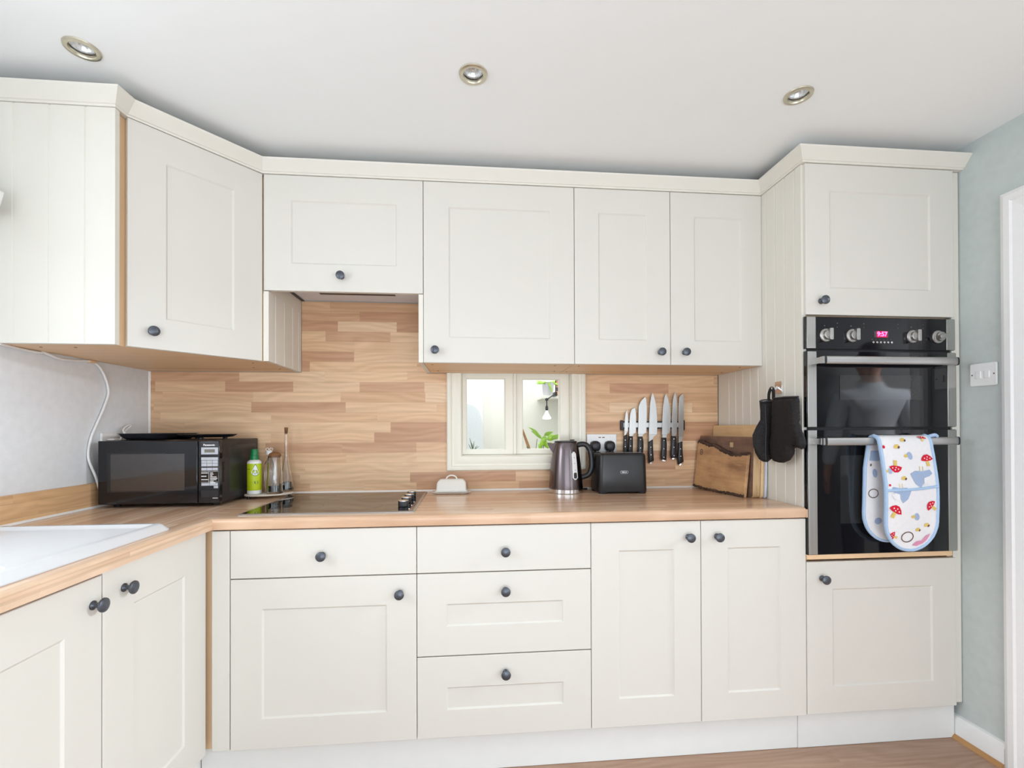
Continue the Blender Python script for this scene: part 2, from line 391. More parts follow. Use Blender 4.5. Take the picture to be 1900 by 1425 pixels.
# skirting, floor bead, architrave
mb = MB(); mb.prism([(0, 0), (.016, 0), (.016, .066), (.009, .082), (0, .085)], lambda u, v, w: (XR - u, w, v), -.735, -.50)
struct(mb.build('baseboard_right', 'white_gloss'))
mb = MB(); mb.prism([(0, 0), (.014, 0), (.012, .006), (.006, .012), (0, .014)], lambda u, v, w: (XR - .016 - u, w, v), -.735, -.565)
struct(mb.build('trim_1', 'oakbead'))
t = thing('door_1', None, None, (XR, -1.2, 0)); t['kind'] = 'structure'
prof = [(0, 0), (.0, .016), (.012, .021), (.030, .021), (.036, .016), (.052, .013), (.066, .010), (.066, 0)]
mb = MB()
e = -.737
for (a, b) in (('v1', 0), ('h', 0), ('v2', 0)):
    ring = []
    pts = {'v1': [(0, 0), (0, 1)], 'h': [(0, 1), (1, 1)], 'v2': [(1, 1), (1, 0)]}[a]
    rs = []
    for (sx, sz) in pts:
        r = []
        for u, d in prof:
            yy = (e - u) if sx == 0 else (-1.66 + u); zz = (1.99 - u) if sz else 0
            r.append((XR - d, yy, zz))
        rs.append(r)
    mb.rings(rs)
mb.build('architrave', 'white_gloss', t, angle=20)
mb = MB(); mb.box(XR, XR + .1, DY1 - .03, DY1 - .003, 0, DZ).box(XR, XR + .1, DY0 + .003, DY0 + .03, 0, DZ).box(XR, XR + .1, DY0 + .03, DY1 - .03, DZ - .03, DZ - .003)
mb.build('door_lining', 'white_gloss', t, bevel=.001)
mb = MB(); mb.box(XR - .006, XR + .03, DY1 - .036, DY1 - .030, .945, 1.02).tube([(XR - .006, DY1 - .034, .945), (XR - .006, DY1 - .034, 1.02)], .005)
mb.build('hinge', 'brass', t)

# window over the sink (just out of frame)
t = thing('window_2', None, None, (XL - .05, -1.58, WZ0)); struct(t)
mb = MB(); x0, x1 = XL - .09, XL - .03
for a in ((WY0 + .001, WY0 + .05, WZ0 + .001, WZ1 - .001), (WY1 - .05, WY1 - .001, WZ0 + .001, WZ1 - .001), (WY0 + .05, WY1 - .05, WZ0 + .001, WZ0 + .05), (WY0 + .05, WY1 - .05, WZ1 - .05, WZ1 - .001), (-1.60, -1.56, WZ0 + .05, WZ1 - .05)):
    mb.box(x0, x1, *a)
mb.build('window_frame', 'white_gloss', t, bevel=.002)
MB().box(XL - .062, XL - .058, WY0 + .05, WY1 - .05, WZ0 + .05, WZ1 - .05).build('window_pane', 'pane', t)
box('window_sill', 'white_gloss', t, XL - .03, XL + .03, WY0 + .001, WY1 - .001, WZ0 - .02, WZ0 + .001, .002)
t = thing('guessed_patio_doors', None, None, (1.05, YR, 0)); struct(t)  # unseen glazed doors, a guessed source for the frontal light
mb = MB()
for a in ((PX0 + .001, PX0 + .06), (PX1 - .06, PX1 - .001), (1.01, 1.09)): mb.box(a[0], a[1], YR - .08, YR - .02, .001, PZ - .001)
for a, b in ((PX0 + .06, 1.01), (1.09, PX1 - .06)): mb.box(a, b, YR - .08, YR - .02, .001, .07).box(a, b, YR - .08, YR - .02, PZ - .07, PZ - .001)
mb.build('window_frame', 'white_gloss', t, bevel=.002)
MB().box(PX0 + .06, 1.01, YR - .052, YR - .048, .07, PZ - .07).box(1.09, PX1 - .06, YR - .052, YR - .048, .07, PZ - .07).build('window_pane', 'pane', t)

t = thing('added_side_doors', None, None, (XR, -3.1, 0)); struct(t)  # unseen glazed opening added so fill light can reach the left side
mb = MB()
for a in ((GY0 + .001, GY0 + .06), (GY1 - .06, GY1 - .001), (-3.14, -3.06)): mb.box(XR + .02, XR + .08, a[0], a[1], .001, GZ - .001)
for a, b in ((GY0 + .06, -3.14), (-3.06, GY1 - .06)): mb.box(XR + .02, XR + .08, a, b, .001, .07).box(XR + .02, XR + .08, a, b, GZ - .07, GZ - .001)
mb.build('window_frame', 'white_gloss', t, bevel=.002)
MB().box(XR + .048, XR + .052, GY0 + .06, -3.14, .07, GZ - .07).box(XR + .048, XR + .052, -3.06, GY1 - .06, .07, GZ - .07).build('window_pane', 'pane', t)

# ------------------------------------------------------------------ splashback and sealant
t = thing('splashback', 'wood-block laminate splashback panel across the back wall above the worktop', 'splashback', (.7, -.005, W))
mb = MB(); y0, y1 = -.009, -.0005
mb.box(XL + .006, HX0, y0, y1, W + .002, 1.4405).box(HX1, 1.992, y0, y1, W + .002, 1.4405).box(HX0, HX1, y0, y1, W + .002, HZ0 - .002)
mb.box(.022, .581, y0, y1, 1.4405, 1.764)
mb.build('panel', 'splash', t)
mb = MB(); mb.prism([(0, 0), (.007, 0), (0, .008)], lambda u, v, w: (w, y0 - u, W + .0005 + v), XL + .003, 1.99)
mb.prism([(0, 0), (.006, 0), (0, .006)], lambda u, v, w: (XL + .0005 + u, y0 - v, w), W + .01, 1.44)
mb.build('sealant_bead', 'sealant', t)
t = thing('upstand', 'low wood-block upstand along the grey left wall behind the microwave', 'upstand', (XL, -.8, W))
box('panel', 'upstand', t, XL + .0005, XL + .018, -1.5, -.014, W + .002, .985, .001)
MB().prism([(0, 0), (.006, 0), (0, .007)], lambda u, v, w: (XL + .018 + u, w, W + .0005 + v), -1.5, -.02).build('sealant_bead', 'sealant', t)

# ------------------------------------------------------------------ worktop
t = thing('worktop', 'L-shaped wood-block laminate worktop carrying hob, sink, kettle and microwave', 'worktop', (0, 0, W - .036))
FX, FY = -.0489, -.6087; zb = W - .036
def nose(n=6, r=.014): return [(-r + r * sin(pi / 2 * i / n), -r + r * cos(pi / 2 * i / n)) for i in range(n + 1)]
mb = MB()
r = .014
# back run: profile in (y,z) from the mitre to the oven housing
pf = [(-.0005, zb), (-.0005, W), (FY + .0601, W)] + [(FY + r - r * sin(pi / 2 * i / 6), W - r + r * cos(pi / 2 * i / 6)) for i in range(7)] + [(FY + .004, zb), (FY + .0601, zb)]
def ringx(f): return [(f(y), y, z) for y, z in pf]
# mitre: straight butt joint at x=-.03 behind, 45 degrees for the last 30 mm at the nose
cut = lambda y: FX - max(0.0, min(1.0, (y - FY))) if (y - FY) < .06 else FX - .06
mb.rings([ringx(cut), [(1.9935, y, z) for y, z in pf]], cap0=False)
mb.box(1.9935, 1.9995, FY + .0002, -.5995, zb + .0005, W - .006)
mb.build('worktop_slab', 'top_x', t, angle=25)
mb = MB()
pg = [(XL + .0005, zb), (XL + .0005, W), (FX - .0601, W)] + [(FX - r + r * sin(pi / 2 * i / 6), W - r + r * cos(pi / 2 * i / 6)) for i in range(7)] + [(FX - .004, zb), (FX - .0601, zb)]
# left run: front portion ends in the matching mitre; deep portion runs into the corner
def lring(yf): return [(x, yf(x), z) for x, z in pg]
mit2 = lambda x: FY + min(.06, max(0., FX - x))
mb.rings([lring(lambda x: -1.13), lring(mit2)], cap1=False)
mb.box(XL + .0005, FX - .06, FY + .06, -.0005, zb, W)
mb.rings([lring(lambda x: -1.50), lring(lambda x: -1.43)])
mb.box(XL + .0005, -.50, -1.43, -1.13, zb, W)
pg2 = [(-.13, zb), (-.13, W)] + pg[2:]
mb.rings([[(x, -1.43, z) for x, z in pg2], [(x, -1.13, z) for x, z in pg2]])
mb.build('worktop_slab', 'top_y', t, angle=25)

# ------------------------------------------------------------------ base units
def base_unit(name, label, x0, x1, cat='cabinet', group=None):
    t = thing(name, label, cat, ((x0 + x1) / 2, -.3, .137), group)
    box('carcass', 'beech', t, x0 + .001, x1 - .001, YB + .021, -.012, .137, zb - .001, .0005)
    return t
KZ = {}
def bfront(n, t, x0, x1, z0, z1, rec=True, stile=(.098, .098, .098, .098)):
    return front(n, t, (x0 + .001, YB, z0), X, -Y, x1 - x0 - .002, z1 - z0, recess=rec, stile=stile)
NY = -Y
t = base_unit('base_cabinet', 'cream base cabinet under the hob with one drawer over one square-panelled door', 0, .6)
d = bfront('drawer_front', t, 0, .6, .6955, .852, False); knob(d, (.2925, YB, .766), NY)
d = bfront('door', t, 0, .6, .1365, .692); knob(d, (.5445, YB, .632), NY)
t = base_unit('drawer_unit', 'cream three-drawer base unit right of the hob, one knob per drawer', .6, 1.2)
d = bfront('drawer_front', t, .6, 1.2, .6955, .852, False); knob(d, (.9, YB, .764), NY)
d = bfront('drawer_front', t, .6, 1.2, .4138, .692, stile=(.098, .098, .0985, .1035)); knob(d, (.9, YB, .630), NY)
d = bfront('drawer_front', t, .6, 1.2, .1365, .4102, stile=(.098, .098, .093, .104)); knob(d, (.9, YB, .349), NY)
t = base_unit('base_cabinet', 'cream two-door base cabinet left of the oven housing, with tall narrow panels', 1.2, 1.99)
d = bfront('door', t, 1.2, 1.6, .1365, .852); knob(d, (1.5535, YB, .7965), NY)
d = bfront('door', t, 1.6, 2.0, .1365, .852); knob(d, (1.6597, YB, .7957), NY)
# corner post
t = thing('corner_post', 'narrow cream corner post between the sink cabinet and the hob cabinet', 'corner post', (-.03, YB, .137))
mb = MB().prism([(-.0565, YB), (-.0015, YB), (-.0015, YB + .018), (-.0385, YB + .018), (-.0385, YB + .03), (-.0565, YB + .03)], lambda u, v, w: (u, v, w), .1375, .852)
mb.build('post', 'cream', t, bevel=.0015)
box('filler_strip', 'beech', t, -.0915, -.0568, YB + .016, YB + .03, .1375, .852, .0005)
# left run: sink cabinet
LX = -.07
t = thing('sink_cabinet', 'cream two-door cabinet under the white sink on the left', 'cabinet', (-.35, -1.03, .137))
mb = MB(); a, b, y0, y1 = XL + .002, LX - .021, -1.458, -.607
mb.box(a, b, y0, y0 + .016, .137, zb - .001).box(a, b, y1 - .016, y1, .137, zb - .001).box(a, b, y0, y1, .137, .153).box(a, a + .008, y0, y1, .153, zb - .001)
mb.box(b - .016, b, y0, y1, zb - .03, zb - .001)
mb.build('carcass', 'beech', t)
d = front('door', t, (LX, -1.0295, .1365), Y, X, .4235, .7175, stile=(.10, .112, .1, .108)); knob(d, (LX, -.9643, .795), X)
d = front('door', t, (LX, -1.457, .1365), Y, X, .424, .7105, stile=(.1, .1, .1, .102)); knob(d, (LX, -1.0598, .787), X)
t = thing('end_panel', 'cream end panel closing the left run of base units', 'panel', (-.35, -1.48, 0))
box('panel', 'cream', t, XL + .002, LX, -1.478, -1.460, 0.001, zb - .001, .001)
# plinths
PY = -.568
t = thing('plinth', 'long cream plinth board under the hob cabinet, drawers and two-door cabinet', 'plinth', (1, PY, 0))
box('board', 'plinth', t, -.1045, 1.9835, PY, PY + .016, .001, .1355, .0008)
t = thing('plinth', 'short cream plinth board under the oven housing', 'plinth', (2.3, PY, 0))
box('board', 'plinth', t, 1.9845, 2.6185, PY - .002, PY + .014, .001, .1355, .0008)
t = thing('plinth', 'cream plinth board under the sink cabinet', 'plinth', (-.11, -1, 0))
box('board', 'plinth', t, -.121, -.105, -1.458, PY - .001, .001, .1355, .0008)

# ------------------------------------------------------------------ wall units
def beaded(mb, O, U, N, w, h, t, grooves, mi=0):
    """matchboard panel with V-grooves on its face; O lower corner of the face"""
    O, U, N = Vector(O), Vector(U), Vector(N); prof = [(0, -t)]
    prof.append((0, 0))
    for g in grooves: prof += [(g - .0035, 0), (g - .0012, -.0028), (g + .0012, -.0028), (g + .0035, 0)]
    prof += [(w, 0), (w, -t)]
    mb.rings([[O + U * u + N * d for u, d in prof], [O + U * u + N * d + VZ * h for u, d in prof]], mi); return mb
A_, B_ = Vector((-.2737, -.6565, 0)), Vector((-.0012, -.3548, 0))
dU = (B_ - A_).normalized(); dN = Vector((dU.y, -dU.x, 0))
t = thing('corner_wall_cabinet', 'cream corner wall cabinet with angled door above the microwave', 'cabinet', (-.4, -.3, ZU))
Af, Bf = A_ - dN * .021, B_ - dN * .021
cp = [(XL + .001, -.0105), (-.0015, -.0105), (-.0015, -.334), (Bf.x, Bf.y), (Af.x, Af.y), (Af.x - .002, -.679), (XL + .001, -.679)]
MB().prism(cp, lambda u, v, w: (u, v, w), ZU, ZT).build('carcass', 'beech', t)
box('carcass_edge', 'beech', t, -.0015, .0028, -.352, -.334, ZU, 1.7, .0003)
mb = MB(); beaded(mb, (XL + .001, -.6976, ZU - .0015), X, -Y, .3455, ZT - ZU + .002, .018, [.0640, .1625, .2620])
mb.build('end_panel', 'cream_panel', t, angle=20)
d = front('door', t, (A_.x, A_.y, ZU), dU, dN, (B_ - A_).length, ZT - ZU, stile=(.1, .1, .1, .1)); 
kp = A_ + dU * .062 + VZ * 1.4965; knob(d, kp, dN)
for p in ((-.55, -.62), (-.45, -.62), (-.12, -.16), (-.03, -.12), (-.06, -.3)): MB().lathe([(.004, 0), (.004, .0012)], (p[0], p[1], ZU - .001), n=12).build('screw_cap', 'cork', t)

def wall_unit(name, label, x0, x1, z0=ZU, cat='cabinet', cx=(.001, .001)):
    t = thing(name, label, cat, ((x0 + x1) / 2, -.17, z0))
    box('carcass', 'beech', t, x0 + cx[0], x1 - cx[1], YU + .021, -.0105, z0, ZT, .0005)
    return t
def ufront(t, x0, x1, z0, z1, stile=(.098, .098, .098, .098), n='door'):
    return front(n, t, (x0 + .001, YU, z0), X, NY, x1 - x0 - .002, z1 - z0, stile=stile)
# hood unit
t = thing('hood_cabinet', 'short cream lift-up wall cabinet hiding the extractor above the hob', 'cabinet', (.3, -.17, 1.71))
box('carcass', 'beech', t, .003, .5995, YU + .021, -.0105, 1.80, ZT, .0005)
d = ufront(t, 0.002, .6, 1.7112, ZT, stile=(.1, .1, .1035, .096)); knob(d, (.2905, YU, 1.769), NY)
mb = MB(); beaded(mb, (.021, YU + .0005, ZU), Y, X, .3445, 1.7975 - ZU - .09, .018, [.062, .15, .24, .31])
MB_ = mb; mb.box(.003, .021, -.333, -.0105, 1.708, 1.7985)
mb.build('end_panel', 'cream_panel', t, angle=20)
mb = MB(); mb.box(.582, .5995, YU + .0005, -.0105, ZU, 1.7085).box(.582, .5995, -.333, -.0105, 1.7085, 1.7985)
mb.build('end_panel', 'cream_panel', t)
t = thing('extractor_hood', 'grey metal extractor hood set under the short wall cabinet', 'extractor hood', (.3, -.17, 1.76))
mb = MB(); mb.box(.0225, .5805, -.333, -.012, 1.766, 1.799); mb.build('body', 'hoodgrey', t, bevel=.002)
box('control_slot', 'black_plastic', t, .140, .458, -.152, -.122, 1.7645, 1.768, 0)
box('side_strip', 'black_plastic', t, .0225, .036, -.330, -.012, 1.763, 1.767, 0)
# single and double units
t = wall_unit('wall_cabinet', 'cream single-door wall cabinet above the hatch window', .6, 1.2)
d = ufront(t, .6, 1.2, ZU, ZT); knob(d, (.6458, YU, 1.4895), NY)
for p in ((.63, -.3), (.64, -.1), (1.13, -.3), (1.16, -.12)): MB().lathe([(.004, 0), (.004, .0012)], (p[0], p[1], ZU - .001), n=12).build('screw_cap', 'cork', t)
t = wall_unit('wall_cabinet', 'cream two-door wall cabinet above the knife rack, its two knobs side by side', 1.2, 1.9945)
d = ufront(t, 1.2, 1.6, ZU, ZT); knob(d, (1.5554, YU, 1.493), NY)
d = ufront(t, 1.6, 1.996, ZU, ZT, stile=(.1, .09, .098, .098)); knob(d, (1.6583, YU, 1.4935), NY)
for p in ((1.23, -.3), (1.22, -.1), (1.93, -.3), (1.95, -.12)): MB().lathe([(.004, 0), (.004, .0012)], (p[0], p[1], ZU - .001), n=12).build('screw_cap', 'cork', t)

# ------------------------------------------------------------------ oven housing
YT = -.600
t = thing('oven_housing', 'tall cream cabinet housing the double oven beside the right wall', 'cabinet', (2.3, -.3, .137))
mb = MB(); beaded(mb, (1.9955, -.0105, W - .036), -Y, -X, .5765, ZT - W + .036, .018, [.035, .094, .149, .205, .262, .318, .374, .43, .486, .542][1::1])
mb.box(1.9955, 2.0135, -.576, -.0105, .137, W - .036)
mb.build('side_panel', 'cream_panel', t, angle=20)
mb = MB(); y0 = YT + .021
mb.box(2.0145, 2.599, y0, -.012, .137, .153).box(2.0145, 2.599, y0, -.012, .704, .722).box(2.0145, 2.599, y0, -.012, 1.588, 1.604).box(2.0145, 2.599, y0, -.012, 2.135, ZT)
mb.box(2.583, 2.599, y0, -.012, .153, 2.135).box(2.0145, 2.583, -.03, -.012, .153, 2.135).box(2.0145, 2.0175, y0, -.03, .153, 2.135)
mb.build('carcass', 'beech', t)
box('shelf_edge', 'beech', t, 2.0, 2.578, YT - .004, y0, .7035, .7215, .0008)
d = front('door', t, (2.0040, YT, 1.5975), X, NY, .5935, ZT - 1.5975, stile=(.0940, .0955, .0975, .0985)); knob(d, (2.062, YT, 1.6465), NY)
d = front('door', t, (2.0015, YB, .1385), X, NY, .5965, .5545, stile=(.1, .0955, .096, .1005)); knob(d, (2.0604, YB, .6327), NY)
box('filler', 'cream_panel', t, 2.601, 2.634, YT + .014, YT + .032, .143, ZT, .001)

# cornice swept round the wall units
t = thing('cornice', 'cream cornice moulding running along the tops of the wall cabinets', 'cornice', (.8, -.4, ZT))
path = [Vector((XL + .001, -.6976)), Vector((-.2815, -.6976)), Vector((A_.x - .004, A_.y)), Vector((B_.x, YU)), Vector((1.9955, YU)), Vector((1.9955, YT)), Vector((XR - .001, YT))]
prof = [(-.026, ZT + .0015), (.004, ZT + .0015), (.006, ZT + .006), (.010, ZT + .008), (.0125, ZT + .012), (.036, ZT + .040), (.038, ZT + .046), (-.026, ZT + .046)]
rs = []
for i, p in enumerate(path):
    ds = []
    if i > 0: ds.append((p - path[i - 1]).normalized())
    if i < len(path) - 1: ds.append((path[i + 1] - p).normalized())
    ns = [Vector((d.y, -d.x)) for d in ds]
    if len(ns) == 2:
        m = (ns[0] + ns[1]).normalized(); m = m / max(.35, m.dot(ns[0]))
    else: m = ns[0]
    rs.append([(p.x + m.x * e, p.y + m.y * e, z) for e, z in prof])
MB().rings(rs).build('moulding', 'cream_panel', t, angle=20)

# ------------------------------------------------------------------ double oven
t = thing('double_oven', 'black glass double oven with steel edge strips and red clock', 'oven', (2.28, -.62, .72))
OX0, OX1, OY = 2.0000, 2.5943, -.6035
box('body', 'black_plastic', t, 2.0312, 2.5815, -.581, -.06, 0.7202, 1.5893, .001)
mb = MB().box(2.0150, OX1 - .004, -.590, -.581, 0.7202, 1.5893); mb.build('chassis', 'black_plastic', t)
fa = MB().box(OX0, OX1, OY, -.5905, 1.4713, 1.5898).build('control_panel', 'black_gloss', t, bevel=.0015)
mb = MB().box(OX0 + .003, OX0 + .0375, OY - .0015, OY + .002, 1.4728, 1.5883).build('trim_strip', 'steel', fa, bevel=.0008)
mb = MB().box(OX1 - .0335, OX1 + .0015, OY - .0015, OY + .002, 1.4728, 1.5883).build('trim_strip', 'steel', fa, bevel=.0008)
def oven_knob(x, z, rot):
    mb = MB().lathe([(.024, 0), (.024, .004), (.0225, .006), (.0165, .0075), (.0165, .018), (.0155, .0195)], (x, OY, z), '-y', 32)
    c, s_ = cos(rot), sin(rot)
    fn = lambda u, v, w: (x + u * c - v * s_, OY - w, z + u * s_ + v * c)
    mb.prism([(-.021, -.004), (-.019, -.0065), (.019, -.0065), (.021, -.004), (.021, .004), (.019, .0065), (-.019, .0065), (-.021, .004)], fn, .018, .032)
    o = mb.build('control_knob', 'knob_steel', fa, bevel=.0008)
    return o
for x, r_ in ((2.0763, pi / 2), (2.1800, pi / 2), (2.4211, pi / 2), (2.5241, .25)): oven_knob(x, 1.5212, r_)
mb = MB().box(2.2677, 2.3256, OY - .0008, OY + .001, 1.5165, 1.5395); dsp = mb.build('display', 'darkplum', fa)
MB().box(2.2782, 2.3200, OY - .0012, OY - .0005, 1.5165, 1.5395).build('display_window', 'ledglow', fa)
text('clock_digits', "9:57", .0235, (2.2996, OY - .0016, 1.5280), X, VZ, 'led', fa, depth=.0003, bold=.0006)
for k in range(6): MB().lathe([(.0040, 0), (.0040, .002), (.003, .003)], (2.2646 + k * .0146, OY, 1.4981), '-y', 16).build('push_button', 'chrome', fa)
mb = MB()
for k in range(6): mb.lathe([(.0014, 0), (.0014, .0004)], (2.2610 + k * .0150, OY, 1.5086), '-y', 10)
for x in (2.0763, 2.1800, 2.4211): mb.lathe([(.0026, 0), (.0026, .0003)], (x - .003, OY, 1.5565), '-y', 4)
for x in (2.1229, 2.2278, 2.3649, 2.4657):
    for z in (1.5520, 1.5661): mb.lathe([(.002, 0), (.002, .0003)], (x, OY, z), '-y', 4)
mb.build('marking', 'lcd', fa)
def oven_door(z0, z1, hz, wz0, wz1):
    d = MB().box(OX0, OX1, OY - .002, -.5905, z0, z1).build('oven_door', 'oven_glass', t, bevel=.0012)
    for a, b in ((OX0 + .003, OX0 + .0375), (OX1 - .0335, OX1 + .0015)):
        MB().box(a, b, OY - .0045, OY - .001, z0 + .0015, z1 - .0015).build('trim_strip', 'steel', d, bevel=.0008)
    MB().box(2.1280, 2.4592, OY - .0036, OY - .002, wz0, wz1).build('window_glass', 'oven_inner', d)
    hh = .0142
    sec = [(-.008 + .004 * cos(a) if cos(a) < 0 else .008 + .004 * cos(a), (hh - .005) * (1 if sin(a) > 0 else -1) + .005 * sin(a)) for a in [2 * pi * (i + .5) / 20 for i in range(20)]]
    sec = [(.009 * (abs(cos(a)) ** .6) * (1 if cos(a) > 0 else -1), hh * (abs(sin(a)) ** .6) * (1 if sin(a) > 0 else -1)) for a in [2 * pi * i / 24 for i in range(24)]]
    hb = MB().rings([[(x, -.650 + u, hz + v) for u, v in sec] for x in (2.0367, 2.5459)])
    for xa, xb in ((2.0221, 2.0342), (2.5443, 2.5564)):
        hb.prism([(-.008, -.012), (.008, -.012), (.008, .012), (-.008, .012)], lambda u, v, w: (w, -.648 + u, hz + v), xa + .002, xb - .002)
        hb.box(xa, xb - .002, -.646, OY - .002, hz - .0105, hz + .0105)
    h = hb.build('handle', 'steel_h', d)
    for xa, xb in ((2.0327, 2.0370), (2.5456, 2.5512)): MB().rings([[(x, -.650 + u * 1.0590, hz + v * 1.0590) for u, v in sec] for x in (xa, xb)]).build('handle_cap', 'black_plastic', d)
    return d
oven_door(1.1845, 1.4628, 1.4240, 1.2855, 1.3755)
d = oven_door(0.7207, 1.1754, 1.1341, 0.8329, 1.0818)
text('lettering', "gorenje", .022, (2.2958, OY - .0034, 0.7903), X, VZ, 'silver_print', d, depth=.0003)

# ------------------------------------------------------------------ hob
t = thing('hob', 'black glass electric hob with steel rim and a row of four knobs', 'hob', (.3, -.3, W))
hx0, hx1, hy0, hy1 = .004, .5865, -.5545, -.045
mb = MB().rings([[(hx0 - k, hy0 - k, z), (hx1 + k, hy0 - k, z), (hx1 + k, hy1 + k, z), (hx0 - k, hy1 + k, z)] for k, z in ((0, W + .0003), (0, W + .0035), (-.0035, W + .0056), (-.009, W + .0056), (-.009, W + .004))], cap1=True)
mb.build('rim', 'steel_h', t, angle=20)
mb = MB().box(hx0 + .009, hx1 - .009, hy0 + .009, hy1 - .009, W + .003, W + .0055); mb.build('glass_plate', 'hob_glass', t)
mb = MB()
for cx, cy, r_ in ((.15, -.42, .09), (.14, -.17, .075), (.37, -.17, .09), (.38, -.43, .075)):
    n = 48; z = W + .0056
    mb.add([(cx + r_ * cos(2 * pi * i / n), cy + r_ * sin(2 * pi * i / n), z) for i in range(n)] + [(cx + (r_ - .0012) * cos(2 * pi * i / n), cy + (r_ - .0012) * sin(2 * pi * i / n), z) for i in range(n)], [(i, (i + 1) % n, n + (i + 1) % n, n + i) for i in range(n)])
mb.build('zone_marking', 'lcd', t)
for k in range(4):
    y = -.450 + k * .083
    mb = MB().lathe([(.017, 0), (.0185, .002), (.0185, .019), (.0175, .0215), (.003, .0222)], (.535, y, W + .0056), n=32)
    o = mb.build('control_knob', 'black_plastic', t)
    mb = MB().lathe([(.0182, .0195), (.0188, .020), (.0186, .0222), (.0172, .0226)], (.535, y, W + .0056), n=32); mb.build('knob_ring', 'chrome', o)

# ------------------------------------------------------------------ sink
t = thing('sink', 'white ceramic inset sink and drainer in the left worktop', 'sink', (-.32, -1.1, W))
def rrect(x0, x1, y0, y1, r, n=6):
    out = []
    for cx, cy, a0 in ((x1 - r, y1 - r, 0), (x0 + r, y1 - r, pi / 2), (x0 + r, y0 + r, pi), (x1 - r, y0 + r, 1.5 * pi)):
        for i in range(n + 1): a = a0 + pi / 2 * i / n; out.append((cx + r * cos(a), cy + r * sin(a)))
    return out
SX0, SX1, SY0, SY1 = -.565, -.086, -1.465, -.735
def sr(k, z, r): return [(x, y, z) for x, y in rrect(SX0 + k, SX1 - k, SY0 + k, SY1 - k, max(r - k, .004))]
mb = MB().rings([sr(0, W + .0003, .04), sr(0, W + .003, .04), sr(.003, W + .0055, .04), sr(.016, W + .0175, .042), sr(.022, W + .0195, .042), sr(.036, W + .0195, .044)], cap1=False, cap0=False)
# plateau with drainer recess and bowl opening
def ring2(x0, x1, y0, y1, r, z): return [(x, y, z) for x, y in rrect(x0, x1, y0, y1, r)]
a = sr(.036, W + .0195, .044); b = sr(.046, W + .0125, .04); c = [(x, min(max(y, -1.095), 9), W + .0115) for x, y, z in sr(.075, 0, .02)]
mb.rings([a, b], cap0=False, cap1=False)
bowl_o = ring2(-.485, -.145, -1.42, -1.145, .05, W + .0105)
mb.rings([b, sr(.052, W + .0105, .035)], cap0=False, cap1=False)
ou = sr(.052, W + .0105, .035)
# flat floor: quads around bowl (outer ring matched by angle to a rectangle band)
mb.rings([ou, bowl_o, ring2(-.478, -.152, -1.413, -1.152, .05, W - .004), ring2(-.465, -.165, -1.40, -1.165, .05, W - .15), ring2(-.43, -.2, -1.36, -1.2, .05, W - .165)], cap0=False, cap1=True)
mb.build('basin', 'ceramic', t, angle=30)

# ------------------------------------------------------------------ microwave and what lies on it
t = thing('microwave', 'black microwave oven in the corner of the worktop', 'microwave', (-.37, -.18, W))
mx0, mx1, my0, my1, mz0, mz1 = -.581, -.160, -.348, -.022, .9045, 1.1445
mb = MB().rings([[(x, y, z) for x, z in ((mx0 + k, mz0 + k), (mx1 - k, mz0 + k), (mx1 - k, mz1 - k), (mx0 + k, mz1 - k))] for k, y in ((.004, my0 + .018), (0, my0 + .03), (0, my1 - .008), (.006, my1))])
bd = mb.build('casing', 'black_satin', t, bevel=.004)
mb = MB()
O = Vector((mx1, my0 + .05, 0))
rr = lambda y0, y1, z0, z1, d: [(mx1 + d, y0, z0), (mx1 + d, y1, z0), (mx1 + d, y1, z1), (mx1 + d, y0, z1)]
mb.rings([rr(-.285, -.05, .93, 1.122, .0002), rr(-.280, -.055, .935, 1.117, .0022), rr(-.268, -.067, .947, 1.105, .0022), rr(-.262, -.073, .953, 1.099, .0006)], cap0=False)
mb.build('side_embossing', 'black_plastic', t)
mb = MB().box(mx1 - .001, mx1 + .0008, -.325, -.313, .985, 1.06); mb.build('side_slot', 'black_gloss', t)
dr = MB().box(-.5815, -.2345, -.3545, my0 + .018, .9075, 1.1425).build('door', 'black_gloss', t, bevel=.003)
MB().box(-.5369, -.2799, -.3552, -.353, .9565, 1.0935).build('window_glass', plain('microwave_window_mesh', rgb(58, 54, 54), .08, spec=.9, var=.03), dr)
MB().box(-.55, -.345, -.3549, -.353, .952, 1.099).build('window_border', 'black_plastic', dr)
cpn = MB().box(-.2325, -.1575, -.3545, my0 + .018, .9075, 1.1425).build('control_panel', 'black_gloss', t, bevel=.003)
FYm = -.3547
text('lettering', "Panasonic", .0105, (-.1935, FYm, 1.1255), X, VZ, 'lettering', cpn, depth=.0002, bold=.0003)
MB().box(-.2210, -.1615, FYm - .0006, FYm + .001, 1.0905, 1.1165).build('display_surround', 'silver_print', cpn)
MB().box(-.2095, -.1725, FYm - .001, FYm, 1.0975, 1.1095).build('display', 'lcd', cpn)
def key(*a_): return MB().box(*a_).build('key', 'silver_print', cpn)
kx0, kx1 = -.2210, -.1615
key(kx0, kx1, FYm - .0006, FYm + .001, 1.069, 1.0795)
cw = (kx1 - kx0) / 3
for r_, (z0, z1) in enumerate(((1.0575, 1.0675), (1.0455, 1.0565), (1.0305, 1.0405))):
    for c in range(3): key(kx0 + c * cw + .0006, kx0 + (c + 1) * cw - .0006, FYm - .0006, FYm + .001, z0, z1)
for c in range(2): key(kx0 + c * cw * 1.5 + .0006, kx0 + (c + 1) * cw * 1.5 - .0006, FYm - .0006, FYm + .001, .9735, .9835)
key(-.1765, -.1615, FYm - .0006, FYm + .001, .964, .972)
mb = MB()
for k in range(3): mb.box(kx0, kx0 + (.024, .018, .024)[k], FYm - .0004, FYm + .001, 1.0195 - k * .0125, 1.0225 - k * .0125)
